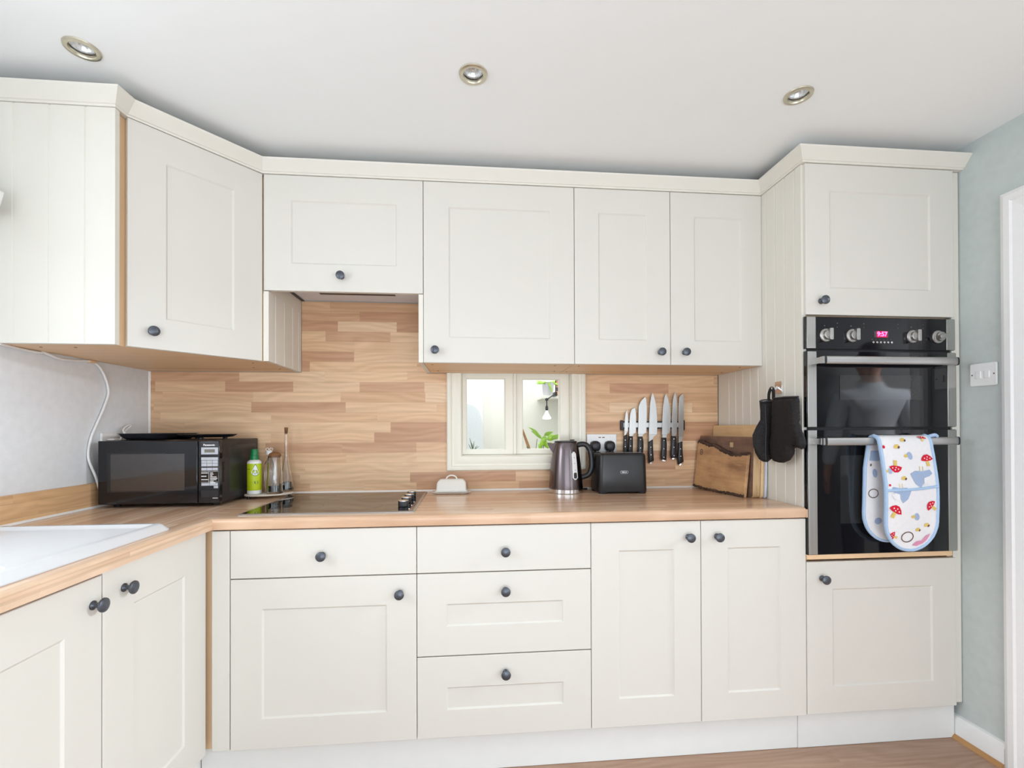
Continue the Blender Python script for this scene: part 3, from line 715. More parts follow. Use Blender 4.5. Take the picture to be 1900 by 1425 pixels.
for k in range(8): mb.box(-.1895, -.1895 + (.010, .012, .008, .023, .026, .022, .012, .018)[k], FYm - .0004, FYm + .001, 1.0200 - k * .0052, 1.0225 - k * .0052)
mb.box(kx0, kx1, FYm - .0004, FYm + .001, 1.0265, 1.0275).box(-.1945, -.1935, FYm - .0004, FYm + .001, .985, 1.025).box(kx0, kx1, FYm - .0004, FYm + .001, .9865, .9873)
mb.box(-.181, -.162, FYm - .0004, FYm + .001, .9255, .9275)
mb.build('marking', 'lettering', cpn)
MB().box(-.2215, -.1615, FYm - .0008, FYm + .001, .929, .9565).build('open_button', 'black_plastic', cpn, bevel=.001)
for x in (-.55, -.195):
    for y in (-.30, -.06): MB().lathe([(.012, 0), (.014, .011)], (x, y, W + .0003), n=16).build('foot', 'black_plastic', t)

t = thing('baking_tray', 'shallow rectangular black tray on the left of the microwave top', 'tray', (-.47, -.2, 1.145))
mb = MB().rings([[(x, y, z) for x, y in rrect(-.55 - k, -.40 + k, -.30 - k, -.055 + k, .02)] for k, z in ((-.012, 1.1452), (0, 1.157), (.004, 1.1665), (.010, 1.168), (.010, 1.1692), (.003, 1.1685), (-.002, 1.158), (-.014, 1.1475))])
mb.build('tray', 'black_plastic', t, angle=50)
t = thing('shallow_dish', 'shallow round black dish on small feet on the right of the microwave top', 'dish', (-.28, -.2, 1.145))
mb = MB().lathe([(.070, .007), (.088, .009), (.101, .0165), (.104, .0195), (.101, .0200), (.085, .0125), (.06, .0110), (.001, .0110)], (-.287, -.185, 1.1452), n=40)
mb.build('dish_body', 'black_satin', t)
for k in range(3): a = 2 * pi * k / 3 + .6; MB().lathe([(.009, 0), (.008, .009)], (-.287 + .06 * cos(a), -.185 + .06 * sin(a), 1.1453), n=14).build('foot', 'black_plastic', t)

# ------------------------------------------------------------------ wall socket and cables on the left wall
t = thing('wall_socket', 'white socket on the grey left wall half hidden behind the microwave', 'socket', (XL, -.24, 1.08))
MB().box(XL + .0005, XL + .011, -.287, -.203, 1.085, 1.1715).build('plate', 'white_plastic', t, bevel=.003)
pl = MB().box(XL + .0112, XL + .042, -.268, -.222, 1.10, 1.150).build('plug', 'white_plastic', t, bevel=.005)
cx = XL + .0075
pts = [(cx + .012, -.6850, 1.4405), (cx, -.6034, 1.4373), (cx, -.5389, 1.4360), (cx, -.5292, 1.4400), (cx + .002, -.4684, 1.4270), (cx, -.40, 1.431), (cx, -.3265, 1.4365), (cx, -.2803, 1.4054), (cx, -.2508, 1.3356), (cx, -.2721, 1.2717), (cx, -.3058, 1.2092), (cx, -.3357, 1.1489), (cx, -.3454, 1.0796), (cx + .018, -.3355, 1.0086), (cx + .024, -.325, .9605), (cx + .030, -.305, .935)]
t = thing('power_cable', 'long thin white cable running under the corner cabinet and down the left wall', 'cable', (cx, -.35, .93))
MB().tube(smooth(pts, 6), .0042, 8).build('cord', 'cable', t)
MB().box(XL + .001, XL + .0135, -.345, -.318, 1.432, 1.4415).build('clip', 'beech', t, bevel=.001)
pts = [(XL + .044, -.245, 1.135), (XL + .05, -.240, 1.160), (XL + .03, -.2032, 1.1640), (XL + .02, -.1824, 1.1760), (XL + .02, -.1504, 1.1977), (XL + .02, -.158, 1.2030), (XL + .022, -.183, 1.1930), (XL + .03, -.2040, 1.1760), (XL + .05, -.200, 1.155), (XL + .05, -.17, 1.149)]
t = thing('loop_cable', 'short white cable looping up behind the microwave', 'cable', (XL + .03, -.2, 1.13))
MB().tube(smooth(pts, 6), .0032, 8).build('cord', 'cable', t)

# ------------------------------------------------------------------ small tray with bottles
t = thing('condiment_tray', 'small oval stone tray on black feet beside the microwave', 'tray', (-.07, -.12, W))
tc = (-.071, -.125)
def oval(k, z): 
    out = []
    for i in range(40):
        a = 2 * pi * i / 40; p, q = (.094 - k) * cos(a), (.058 - k) * sin(a); c, s_ = cos(.38), sin(.38)
        out.append((tc[0] + p * c - q * s_, tc[1] + p * s_ + q * c, z))
    return out
TZ = .9132
MB().rings([oval(.004, TZ - .008), oval(0, TZ - .006), oval(0, TZ - .0015), oval(.003, TZ)]).build('slab', 'linen', t, angle=50)
for p in ((-.138, -.165), (-.005, -.082), (-.075, -.085)): MB().lathe([(.007, 0), (.0055, .004), (.0075, .0125)], (p[0], p[1], W + .0003), n=14).build('foot', 'black_plastic', t)
tz = TZ + .0003
t = thing('spray_bottle', 'lime green cooking spray bottle with dark green cap', 'bottle', (-.122, -.148, tz))
b = MB().lathe([(.024, 0), (.0275, .003), (.0275, .128), (.026, .136), (.019, .141), (.0155, .143)], (-.122, -.148, tz), n=32).build('bottle', 'white_plastic', t)
MB().lathe([(.0277, .016), (.0278, .0165), (.0278, .127), (.0277, .1275)], (-.122, -.148, tz), n=32, cap0=False, cap1=False).build('wrap_label', 'lime', t)
MB().lathe([(.0165, .1432), (.0165, .160), (.0145, .162), (.0135, .184), (.012, .187)], (-.122, -.148, tz), n=24).build('cap', 'green', t)
def on_cyl(cx, cy, r, a, z): return (cx + r * sin(a), cy - r * cos(a), z)
def cyl_patch(poly, cx, cy, r, z0, name, mat, parent):
    """poly in (arc length, height)"""
    mb = MB(); n = len(poly); ctr = (sum(p[0] for p in poly) / n, sum(p[1] for p in poly) / n)
    mb.add([on_cyl(cx, cy, r, ctr[0] / r, z0 + ctr[1])] + [on_cyl(cx, cy, r, u / r, z0 + v) for u, v in poly], [(0, i + 1, (i + 1) % n + 1) for i in range(n)])
    return mb.build(name, mat, parent)
drop = [(.018 * .62 * sin(2 * pi * i / 24) * (1 - .0 * i), .017 * cos(2 * pi * i / 24)) for i in range(24)]
drop = [(.011 * sin(a) * (.25 + .75 * (1 - (cos(a) + 1) / 2) ** .7 if cos(a) > 0 else 1), .020 * cos(a) if cos(a) > 0 else .013 * cos(a)) for a in [2 * pi * i / 24 for i in range(24)]]
cyl_patch([(.0150 + u * 1.6, .096 + v * 1.5) for u, v in drop], -.122, -.148, .0279, tz, 'droplet_outline', 'dkgreen', b)
cyl_patch([(.0150 + u * 1.4, .096 + v * 1.32) for u, v in drop], -.122, -.148, .0281, tz, 'droplet', 'white_plastic', b)
def cyl_text(s, size, u0, zz, mat, r=.0283):
    o = text('lettering', s, size, (0, 0, 0), X, VZ, mat, b, depth=0)
    me = o.data
    for v in me.vertices:
        x, y, z = v.co; q = on_cyl(-.122, -.148, r, (u0 + x) / r, tz + zz + z); v.co = Vector(q)
    o.location = -wo(b); return o
cyl_text("Fry", .0125, .0150, .0985, 'dkgreen'); cyl_text("Light", .0118, .0150, .0880, 'dkgreen')
cyl_patch([(-.021, .1035), (-.006, .1035), (-.006, .1065), (-.021, .1065)], -.122, -.148, .0281, tz, 'marking', 'ink', b)
cyl_patch([(-.003, .0500), (.012, .0495), (.014, .0430), (.024, .0430), (.026, .0500), (.024, .0560), (.012, .0540), (-.003, .0535)], -.122, -.148, .0281, tz, 'marking', 'dkgreen', b)
t = thing('stopper_bottle', 'clear glass bottle with white looped swing stopper behind the green bottle', 'bottle', (-.082, -.100, tz))
MB().lathe([(.017, 0), (.019, .004), (.019, .11), (.016, .125), (.0095, .140), (.0095, .158), (.0105, .160)], (-.082, -.100, tz), n=28).build('bottle', 'glass', t)
MB().lathe([(.0105, .1605), (.0115, .163), (.0115, .176), (.008, .178)], (-.082, -.100, tz), n=20).build('stopper', 'white_plastic', t)
mb = MB()
for s_ in (-1, 1): mb.tube([(-.082 + s_ * (.008 + .006 * cos(a)), -.100, tz + .184 + .006 * sin(a)) for a in [2 * pi * i / 16 for i in range(17)]], .0012, 6)
mb.build('wire_loop', 'white_plastic', t)
t = thing('glass_cruet', 'tapered clear glass cruet with rough brown cork top', 'cruet', (-.042, -.142, tz))
MB().lathe([(.031, 0), (.032, .003), (.026, .155), (.0255, .157), (.0225, .157), (.0230, .150), (.0285, .008), (.001, .006)], (-.042, -.142, tz), n=36).build('glass', 'glass', t)
MB().lathe([(.0205, .150), (.024, .1575), (.0245, .162), (.021, .168), (.012, .173), (.003, .175)], (-.042, -.142, tz), n=20).build('cork', 'cork', t)
MB().lathe([(.0278, .009), (.0272, .034), (.001, .035)], (-.042, -.142, tz), n=30).build('contents', 'oil', t)
t = thing('oil_decanter', 'tall slim-necked glass oil decanter with cork behind the cruet', 'decanter', (-.020, -.078, tz))
MB().lathe([(.028, 0), (.0305, .005), (.030, .016), (.022, .06), (.0125, .115), (.0072, .160), (.0066, .262), (.0075, .264), (.0055, .264), (.0052, .165), (.0105, .115), (.0205, .06), (.0282, .016), (.001, .006)], (-.020, -.078, tz), n=32).build('glass', 'glass', t)
MB().lathe([(.005, .250), (.0070, .2655), (.0078, .276), (.006, .278)], (-.020, -.078, tz), n=16).build('cork', 'cork', t)
MB().lathe([(.0275, .0075), (.0275, .017), (.0235, .040), (.001, .0405)], (-.020, -.078, tz), n=30).build('contents', 'oil', t)

# ------------------------------------------------------------------ butter dish
t = thing('butter_dish', 'white lidded butter dish with loop handle below the hatch window', 'butter dish', (.695, -.085, W))
def rr3(x0, x1, y0, y1, r, z): return [(x, y, z) for x, y in rrect(x0, x1, y0, y1, r)]
bx, by = .6975, -.082
rb = lambda hx, hy, r, z: rr3(bx - hx, bx + hx, by - hy, by + hy, r, z)
MB().rings([rb(.064, .034, .01, W + .0003), rb(.068, .038, .012, W + .002), rb(.083, .047, .014, W + .0075), rb(.085, .049, .015, W + .0095), rb(.083, .047, .014, W + .0100), rb(.074, .041, .012, W + .0075)]).build('plate', 'butter', t, angle=40)
ld = MB().rings([rb(.0715, .038, .008, W + .0105), rb(.0715, .038, .008, W + .0145), rb(.067, .0345, .008, W + .0155), rb(.064, .032, .009, W + .048), rb(.060, .029, .010, W + .0555), rb(.052, .022, .010, W + .0635), rb(.046, .016, .009, W + .0650)]).build('lid', 'butter', t, angle=40)
MB().tube([(bx + .023 * cos(a), by, W + .0640 + .0165 * sin(a)) for a in [pi * i / 14 for i in range(15)]], .0032, 8).build('lid_handle', 'butter', ld)

# ------------------------------------------------------------------ kettle
kx, ky = 1.2155, -.098
t = thing('kettle', 'dark grey metal jug kettle in front of the hatch window', 'kettle', (kx, ky, W))
bk = MB().lathe([(.0775, .018), (.0775, .022), (.0745, .06), (.068, .13), (.0605, .19), (.0545, .222), (.0525, .2265), (.045, .2285), (.001, .2295)], (kx, ky, W), n=48).build('jug', 'gunmetal', t)
MB().lathe([(.074, .0003), (.0785, .002), (.0785, .018), (.0765, .0185)], (kx, ky, W), n=48).build('base_ring', 'chrome', t)
mb = MB(); rs = []
for s_, (dx, z0, z1, hw) in enumerate(((-.046, .168, .221, .024), (-.061, .180, .2225, .018), (-.076, .203, .2245, .009), (-.0835, .218, .2255, .004))):
    rs.append([(kx + dx, ky + hw * a, W + (z1 if up else z0 + (z1 - z0) * .0)) for a, up in ((-1, 1), (-.75, 0), (0, 0), (.75, 0), (1, 1))])
mb.rings(rs).build('spout', 'gunmetal', t)
MB().lathe([(.0515, .2280), (.0505, .2325), (.030, .2345), (.001, .235)], (kx, ky, W), n=40).build('lid', 'black_plastic', t)
MB().box(kx + .020, kx + .040, ky - .008, ky + .008, W + .2345, W + .239).build('lid_button', 'black_plastic', t, bevel=.002)
hp = smooth([(kx + .050, ky, W + .2120), (kx + .075, ky, W + .2180), (kx + .098, ky, W + .2120), (kx + .1150, ky, W + .183), (kx + .1210, ky, W + .140), (kx + .1190, ky, W + .105), (kx + .1040, ky, W + .078), (kx + .072, ky, W + .066)], 6)
MB().tube(hp, .0098, 14, flat=1.25).build('handle', 'black_plastic', t, angle=60)
def jug_r(h): return .0775 + (.0545 - .0775) * ((h - .022) / .2) ** 1.0 if h < .19 else .0605
pr_ = [(.0745, .06), (.068, .13), (.0605, .19)]
def jr(h):
    P_ = [(.0775, .022), (.0745, .06), (.068, .13), (.0605, .19), (.0545, .222)]
    for (r0, h0), (r1, h1) in zip(P_, P_[1:]):
        if h <= h1: return r0 + (r1 - r0) * (h - h0) / (h1 - h0)
def gauge(name, mat, a0, a1, h0, h1, off, rr_, parent):
    mb = MB(); nu, nv = 7, 14; vs = []; fs = []
    for j in range(nv + 1):
        v = j / nv; h = h0 + (h1 - h0) * v
        e = min(v, 1 - v) * (h1 - h0); k = 1 if e > rr_ else math.sqrt(max(0, 1 - (1 - e / rr_) ** 2)) * .75 + .25
        for i in range(nu + 1):
            u = i / nu; a = (a0 + a1) / 2 + (u - .5) * (a1 - a0) * k; vs.append(on_cyl(kx, ky, jr(h) + off, a, W + h))
    for j in range(nv):
        for i in range(nu): b_ = j * (nu + 1) + i; fs.append((b_, b_ + 1, b_ + nu + 2, b_ + nu + 1))
    mb.add(vs, fs); return mb.build(name, mat, parent)
g = gauge('water_gauge', 'white_plastic', .22, .60, .062, .186, .0008, .008, t)
gauge('water_level', 'oil', .30, .52, .068, .094, .0014, .004, g)
mb = MB()
for h in (.105, .135, .16): mb.lathe([(.0016, 0), (.0016, .0004)], on_cyl(kx, ky, jr(h) + .0012, .41, W + h), '-y', 8)
mb.build('marking', 'ink', g)
MB().tube(smooth([(1.292, -.07, W + .020), (1.302, -.055, W + .010), (1.318, -.04, W + .0045), (1.332, -.028, W + .0040), (1.326, -.020, W + .0040), (1.308, -.026, W + .0040)], 6), .0032, 8).build('cord', 'black_plastic', t)

# ------------------------------------------------------------------ toaster
t = thing('toaster', 'black two-slot toaster between the kettle and the cutting boards', 'toaster', (1.455, -.105, W))
tx0, tx1, ty0, ty1 = 1.3465, 1.5665, -.187, -.036
def tr(k, z, r=.022): return [(x, y, z) for x, y in rrect(tx0 + k, tx1 - k, ty0 + k * .8, ty1 - k * .8, r, 5)]
MB().rings([tr(.0, W + .008), tr(-.001, W + .014), tr(.0025, W + .165), tr(.005, W + .175), tr(.011, W + .1795), tr(.018, W + .181)]).build('shell', 'black_satin', t, angle=50)
for y in (-.138, -.084): MB().box(tx0 + .03, tx1 - .03, y - .011, y + .011, W + .1805, W + .182).build('slot', 'black_gloss', t)
MB().box(tx0 + .022, tx1 - .022, ty0 + .028, ty1 - .022, W + .1800, W + .1815).build('top_plate', 'chrome', t)
mb = MB()
for x in (tx0 + .022, tx1 - .022):
    for y in (ty0 + .022, ty1 - .022): mb.lathe([(.020, 0), (.021, .009)], (x, y, W + .0003), n=16)
mb.build('foot_rail', 'black_plastic', t)
MB().box(tx1 - .001, tx1 + .016, -.12, -.09, W + .11, W + .122).build('lever', 'black_plastic', t, bevel=.003)
lx, lz, ly = 1.4600, .9890, ty0 - .0008
def stad(hw, hh, n=10): return [(hw - hh + hh * cos(a), hh * sin(a)) for a in [-pi / 2 + pi * i / n for i in range(n + 1)]] + [(-hw + hh + hh * cos(a), hh * sin(a)) for a in [pi / 2 + pi * i / n for i in range(n + 1)]]
sh = .8 * .0025 * .1
bq = MB().prism(stad(.0182, .0066), lambda u, v, w: (lx + u, ly - w + .0022, lz + v), 0, .0012).build('badge', 'silver_print', t)
MB().prism(stad(.0168, .0053), lambda u, v, w: (lx + u, ly - w + .0022, lz + v), .0008, .0016).build('badge_inset', 'ink', bq)
text('lettering', "BELLA", .0083, (lx, ly + .0003, lz), X, VZ, 'lettering', bq, depth=.0002, bold=.0002)

# ------------------------------------------------------------------ socket with two plugs
t = thing('double_socket', 'white double wall socket behind the toaster', 'socket', (1.406, -.009, 1.07))
sp = MB().box(1.3340, 1.4790, -.0205, -.0095, 1.0700, 1.1560).build('plate', 'white_plastic', t, bevel=.003)
for x in (1.3965, 1.4145): MB().box(x - .006, x + .006, -.0212, -.020, 1.1380, 1.1420).build('usb_port', 'cork', sp)
for x in (1.357, 1.456): MB().box(x - .006, x + .006, -.0225, -.020, 1.131, 1.147).build('rocker', 'white_plastic', sp, bevel=.001)
for x, nm in ((1.372, 'left'), (1.442, 'right')):
    t = thing('power_plug', 'black three-pin plug in the %s half of the double socket' % nm, 'plug', (x, -.03, 1.08))
    out = [(-.024, -.004), (-.025, .012), (-.020, .024), (-.008, .030), (.008, .030), (.020, .024), (.025, .012), (.024, -.004), (.016, -.018), (-.016, -.018)]
    mb = MB(); fn = lambda u, v, w: (x + u, -.0215 - w, 1.094 + v)
    mb.rings([[fn(u * k, v * k, w) for u, v in out] for k, w in ((.96, 0), (1, .003), (.97, .018), (.85, .027), (.6, .030))]).build('plug_body', 'black_plastic', t, angle=50)
    MB().tube(smooth([(x, -.034, 1.079), (x, -.030, 1.070), (x + .002, -.021, 1.05), (x + .002, -.0165, 1.0), (x + .006, -.0165, .95), (x + .01, -.0175, W + .012)], 5), .0034, 8).build('cord', 'black_plastic', t)

# ------------------------------------------------------------------ knife rack and knives
t = thing('knife_rack', 'wall-mounted magnetic knife strip of steel and black plastic', 'knife rack', (1.66, -.012, 1.19))
box('backing', 'black_plastic', t, 1.506, 1.812, -.0235, -.0095, 1.1790, 1.2175, .001)
box('magnet_strip', 'steel_h', t, 1.512, 1.806, -.0248, -.0230, 1.1872, 1.2095, .0005)
for a, b in ((1.4985, 1.5115), (1.8065, 1.8175)): box('end_cap', 'black_plastic', t, a, b, -.0255, -.0095, 1.1735, 1.2215, .003)
KN = [
 ('thin-tipped paring knife at the left end of the knife rack', [(1.5138, 1.1688), (1.5167, 1.2251), (1.5207, 1.254), (1.5261, 1.2713), (1.5317, 1.254), (1.5339, 1.2251), (1.5325, 1.1687)],
 [(1.5129, 1.1688), (1.5325, 1.1687), (1.5262, 1.163), (1.5188, 1.1514), (1.5122, 1.1471)],
 [(1.5122, 1.1471), (1.5188, 1.1514), (1.5271, 1.1528), (1.5273, 1.0691), (1.5257, 1.0489), (1.5088, 1.049), (1.5096, 1.0865)],
 None, [(1.5166, 1.1271), (1.5164, 1.0954)]),
 ('short rounded-tip knife second from the left on the rack', [(1.5375, 1.16), (1.5405, 1.2251), (1.5436, 1.254), (1.5505, 1.2742), (1.5669, 1.2815), (1.5716, 1.2598), (1.5726, 1.225), (1.5708, 1.1608), (1.5634, 1.159), (1.5598, 1.155), (1.5514, 1.1542), (1.5375, 1.1542)],
 [(1.5369, 1.1542), (1.5598, 1.1541), (1.5559, 1.1504), (1.5544, 1.1455), (1.5359, 1.1456)],
 [(1.5359, 1.1456), (1.5538, 1.1455), (1.5551, 1.1209), (1.5534, 1.0689), (1.5515, 1.0458), (1.5287, 1.046), (1.5328, 1.0979)],
 None, [(1.5435, 1.1327), (1.5419, 1.0987)]),
 ('broad slanted-tip santoku knife third from the left on the rack', [(1.5821, 1.1598), (1.5839, 1.225), (1.5854, 1.2887), (1.5969, 1.3148), (1.6179, 1.3338), (1.6238, 1.3178), (1.6259, 1.254), (1.623, 1.1611), (1.6141, 1.1597), (1.6095, 1.1548), (1.5821, 1.1549)],
 [(1.5818, 1.1549), (1.6095, 1.1548), (1.6044, 1.1496), (1.6026, 1.1438), (1.5812, 1.1439)],
 [(1.5812, 1.1439), (1.602, 1.1438), (1.6064, 1.1206), (1.6072, 1.0974), (1.6047, 1.0685), (1.6039, 1.0395), (1.5771, 1.0398), (1.5803, 1.0976)],
 None, [(1.591, 1.129), (1.5908, 1.0891)]),
 ('wide pointed chef knife in the middle of the rack, angled steel bolster', [(1.6344, 1.153), (1.6384, 1.2365), (1.6416, 1.2946), (1.6466, 1.3324), (1.6545, 1.3557), (1.6643, 1.3266), (1.6716, 1.2917), (1.6759, 1.2452), (1.6777, 1.1958), (1.6754, 1.1528)],
 [(1.6338, 1.153), (1.6754, 1.1528), (1.6589, 1.1436), (1.6528, 1.1305), (1.6333, 1.119)],
 [(1.6333, 1.119), (1.6528, 1.1297), (1.6533, 1.0971), (1.6554, 1.0565), (1.6577, 1.0289), (1.6328, 1.0175), (1.6316, 1.0683)],
 [(1.6328, 1.0175), (1.6577, 1.0289), (1.6568, 1.0231), (1.6463, 1.0145), (1.6343, 1.0126)], [(1.642, 1.0923), (1.6428, 1.0564)]),
 ('pointed chef knife third from the right on the rack, three rivets', [(1.6995, 1.1521), (1.7029, 1.2307), (1.7071, 1.2889), (1.7124, 1.3297), (1.7201, 1.353), (1.732, 1.3239), (1.7393, 1.2889), (1.7442, 1.2452), (1.7434, 1.2015), (1.7387, 1.1583), (1.7311, 1.1572), (1.7257, 1.1514)],
 [(1.6995, 1.1521), (1.7257, 1.1514), (1.722, 1.1433), (1.7196, 1.1375), (1.6985, 1.1376)],
 [(1.6985, 1.1376), (1.7196, 1.1375), (1.7224, 1.1054), (1.7216, 1.0676), (1.7199, 1.0312), (1.695, 1.0314), (1.6932, 1.0504), (1.6977, 1.091)],
 [(1.695, 1.0314), (1.7199, 1.0312), (1.7199, 1.0274), (1.7139, 1.0252), (1.6988, 1.0253), (1.6949, 1.0285)], [(1.7069, 1.1237), (1.7061, 1.084), (1.7059, 1.044)]),
 ('narrow carving knife second from the right on the rack', [(1.7492, 1.1592), (1.7518, 1.2452), (1.7546, 1.3123), (1.7592, 1.3386), (1.7654, 1.3605), (1.7728, 1.3357), (1.7771, 1.289), (1.7767, 1.2131), (1.7734, 1.1541), (1.7679, 1.1524), (1.7492, 1.1525)],
 [(1.748, 1.1592), (1.7492, 1.1525), (1.7679, 1.1524), (1.7679, 1.1454), (1.7477, 1.1455)],
 [(1.7471, 1.1455), (1.7685, 1.1454), (1.7717, 1.1139), (1.7714, 1.0672), (1.7698, 1.0386), (1.745, 1.0389), (1.7421, 1.0587), (1.7459, 1.1024)],
 [(1.745, 1.0389), (1.7698, 1.0386), (1.7698, 1.0351), (1.7516, 1.0324), (1.745, 1.0354)], [(1.7565, 1.1316), (1.7563, 1.0918), (1.757, 1.0508)]),
 ('blunt-ended bread knife at the right end of the rack', [(1.7809, 1.1445), (1.7849, 1.2598), (1.7858, 1.327), (1.791, 1.3387), (1.8072, 1.3504), (1.8094, 1.3182), (1.809, 1.2305), (1.8076, 1.1443)],
 [(1.7809, 1.1445), (1.8076, 1.1443), (1.8021, 1.1356), (1.799, 1.1195), (1.7801, 1.1115)],
 [(1.7801, 1.1115), (1.7999, 1.1195), (1.7997, 1.0845), (1.8025, 1.0494), (1.8054, 1.0217), (1.7787, 1.0082), (1.7764, 1.0409), (1.7797, 1.0846)],
 [(1.7787, 1.0082), (1.8054, 1.0217), (1.8054, 1.0144), (1.7862, 1.0035), (1.7802, 1.003)], [(1.7891, 1.0834), (1.7902, 1.0479)])]
def inset(poly, k):
    n = len(poly); cx = sum(p[0] for p in poly) / n; cz = sum(p[1] for p in poly) / n
    return [(cx + (x - cx) * k, cz + (z - cz) * (1 - (1 - k) * .3)) for x, z in poly]
for lab, bl, bo, ha, ca, rv in KN:
    ax_ = (bl[0][0] + bl[-1][0]) / 2
    t = thing('kitchen_knife', lab, 'knife', (ax_, -.027, min(p[1] for p in ha)), 'kitchen knives on the magnetic rack')
    f = lambda u, v, w: (u, -.0275 - w, v)
    yk = lambda poly, w: [(x, -.0275 - w, z) for x, z in poly]
    MB().prism(bl, f, -.0014, .0014).build('blade', 'blade', t, bevel=.0005, seg=1)
    MB().rings([yk(inset(bo, .9), -.005), yk(bo, -.003), yk(bo, .003), yk(inset(bo, .9), .005)]).build('bolster', 'knob_steel', t, angle=40)
    h = MB().rings([yk(inset(ha, .7), -.0095), yk(inset(ha, .93), -.0075), yk(ha, -.003), yk(ha, .003), yk(inset(ha, .93), .0075), yk(inset(ha, .7), .0095)]).build('handle', 'black_plastic', t, angle=60)
    for x, z in rv: MB().lathe([(.0022, 0), (.0022, .0006), (.0012, .0009)], (x, -.0275 - .0093, z), '-y', 12).build('rivet', 'chrome', h)
    if ca: MB().rings([yk(inset(ca, .8), -.0085), yk(ca, -.006), yk(ca, .006), yk(inset(ca, .8), .0085)]).build('end_cap', 'chrome', t, angle=50)

# ------------------------------------------------------------------ cutting boards leaning in the corner
P0 = Vector((1.859, -.03, W + .0005)); ud = Vector((.051, -.355, 0)).normalized(); vd = (Vector((.0945, 0, 1)) - ud * (Vector((.0945, 0, 1)).dot(ud))).normalized()
nd = ud.cross(vd).normalized(); nd = nd if nd.x < 0 else -nd
t = thing('cutting_board', 'rough live-edge wooden cutting board, frontmost against the oven housing panel', 'cutting board', P0)
top = [(.0052, .2246), (.0184, .2321), (.0535, .2226), (.0874, .2153), (.1132, .2152), (.139, .2101), (.1647, .1999), (.1896, .1921), (.2137, .1866), (.2373, .1813), (.2712, .1787), (.3035, .1824), (.34, .1863)]
bot = [(-.0043, .0065), (.0344, .0039), (.0819, .0016), (.1337, .0008), (.1775, -.0002), (.2189, .0004), (.2648, .0009), (.309, .0005), (.3354, .0001)]
def fnb(u, v, w): return P0 + ud * u + vd * v + nd * (w + .0005)
rnd = random.Random(3)
tp = [(p.x, p.y) for p in smooth([(u, v, 0) for u, v in top], 4)]; bt = [(p.x, p.y) for p in smooth([(u, v, 0) for u, v in bot], 6)]
jag = lambda L, a: [(u, v + rnd.uniform(-a, a)) for u, v in L]
MB().prism(bt + tp[::-1], fnb, -.014, 0).build('slab', 'olivewood', t, bevel=.002)
# bark: rough strip along the upper and lower edges
mb = MB()
def bark(line, dv, depth):
    rs = []
    for u, v in line:
        j = lambda a: rnd.uniform(-a, a)
        rs.append([fnb(u, v - dv * depth * (.35 + .3 * rnd.random()), .0022), fnb(u, v - dv * depth * .15 + j(.0012), .0050 + j(.0015)), fnb(u + j(.001), v + dv * .003 + j(.0015), .001 + j(.002)), fnb(u, v + dv * .004 + j(.0015), -.012 + j(.003)), fnb(u, v + dv * .001, -.0145), fnb(u, v - dv * depth * .3, -.009)])
    mb.rings(rs)
bark(tp, 1, .022); bark([(u, v + .004) for u, v in bt], -1, .016)
mb.build('bark_edge', 'barkedge', t, angle=20)
mb = MB(); n = 28; mc = (.0365, .1765)
ring = lambda r_, w: [fnb(mc[0] + r_ * .85 * cos(2 * pi * i / n), mc[1] + r_ * 1.15 * sin(2 * pi * i / n), w) for i in range(n)]
mb.rings([ring(.0125, .0005), ring(.0125, .0012), ring(.0085, .0012), ring(.0085, .0005)], cap0=False, cap1=False)
mb.prism([(mc[0] - .009, mc[1] - .0015), (mc[0] + .007, mc[1] - .003), (mc[0] + .007, mc[1] + .002), (mc[0] - .009, mc[1] + .0022)], fnb, .0005, .0011)
mb.build('maker_stamp', 'darkboard', t)
def board(label, xb, xn, y0, y1, th, h, lean, mats, rad=.012):
    """xb / xn: near-face foot at the wall end and at the room end; leans towards +x by lean over its height"""
    t = thing('cutting_board', label, 'cutting board', ((xb + xn) / 2 + th / 2, (y0 + y1) / 2, W))
    pl = rrect(y0, y1, 0, h, rad, 4); ln = math.sqrt(h * h - lean * lean)
    f = lambda u, v, w: (xb + (xn - xb) * (u - y1) / (y0 - y1) + w + lean * v / h, u, W + .0006 + v * ln / h)
    MB().prism(pl, f, 0, th, 1, 0).build('board', mats, t, bevel=.0025)
    return t, f
t, f = board('thick dark-stained cutting board behind the live-edge one', 1.8900, 1.9365, -.376, -.013, .0315, .252, .008, ['darkboard', 'endgrain'])
mb = MB(); mb.prism([(-.252, .205), (-.232, .205), (-.232, .226), (-.252, .226)], lambda u, v, w: f(u, v, -w), .0003, .0012); mb.build('handle_inlay', 'endgrain', t)
board('tall pale bamboo cutting board behind the dark one', 1.9560, 1.9690, -.382, -.013, .0115, .302, .0095, ['bamboo', 'bamboo'], .010)
board('pale blue-white plastic cutting board closest to the oven housing panel', 1.9812, 1.9815, -.392, -.03, .0056, .260, .0080, ['boardwhite', 'boardwhite'], .012)

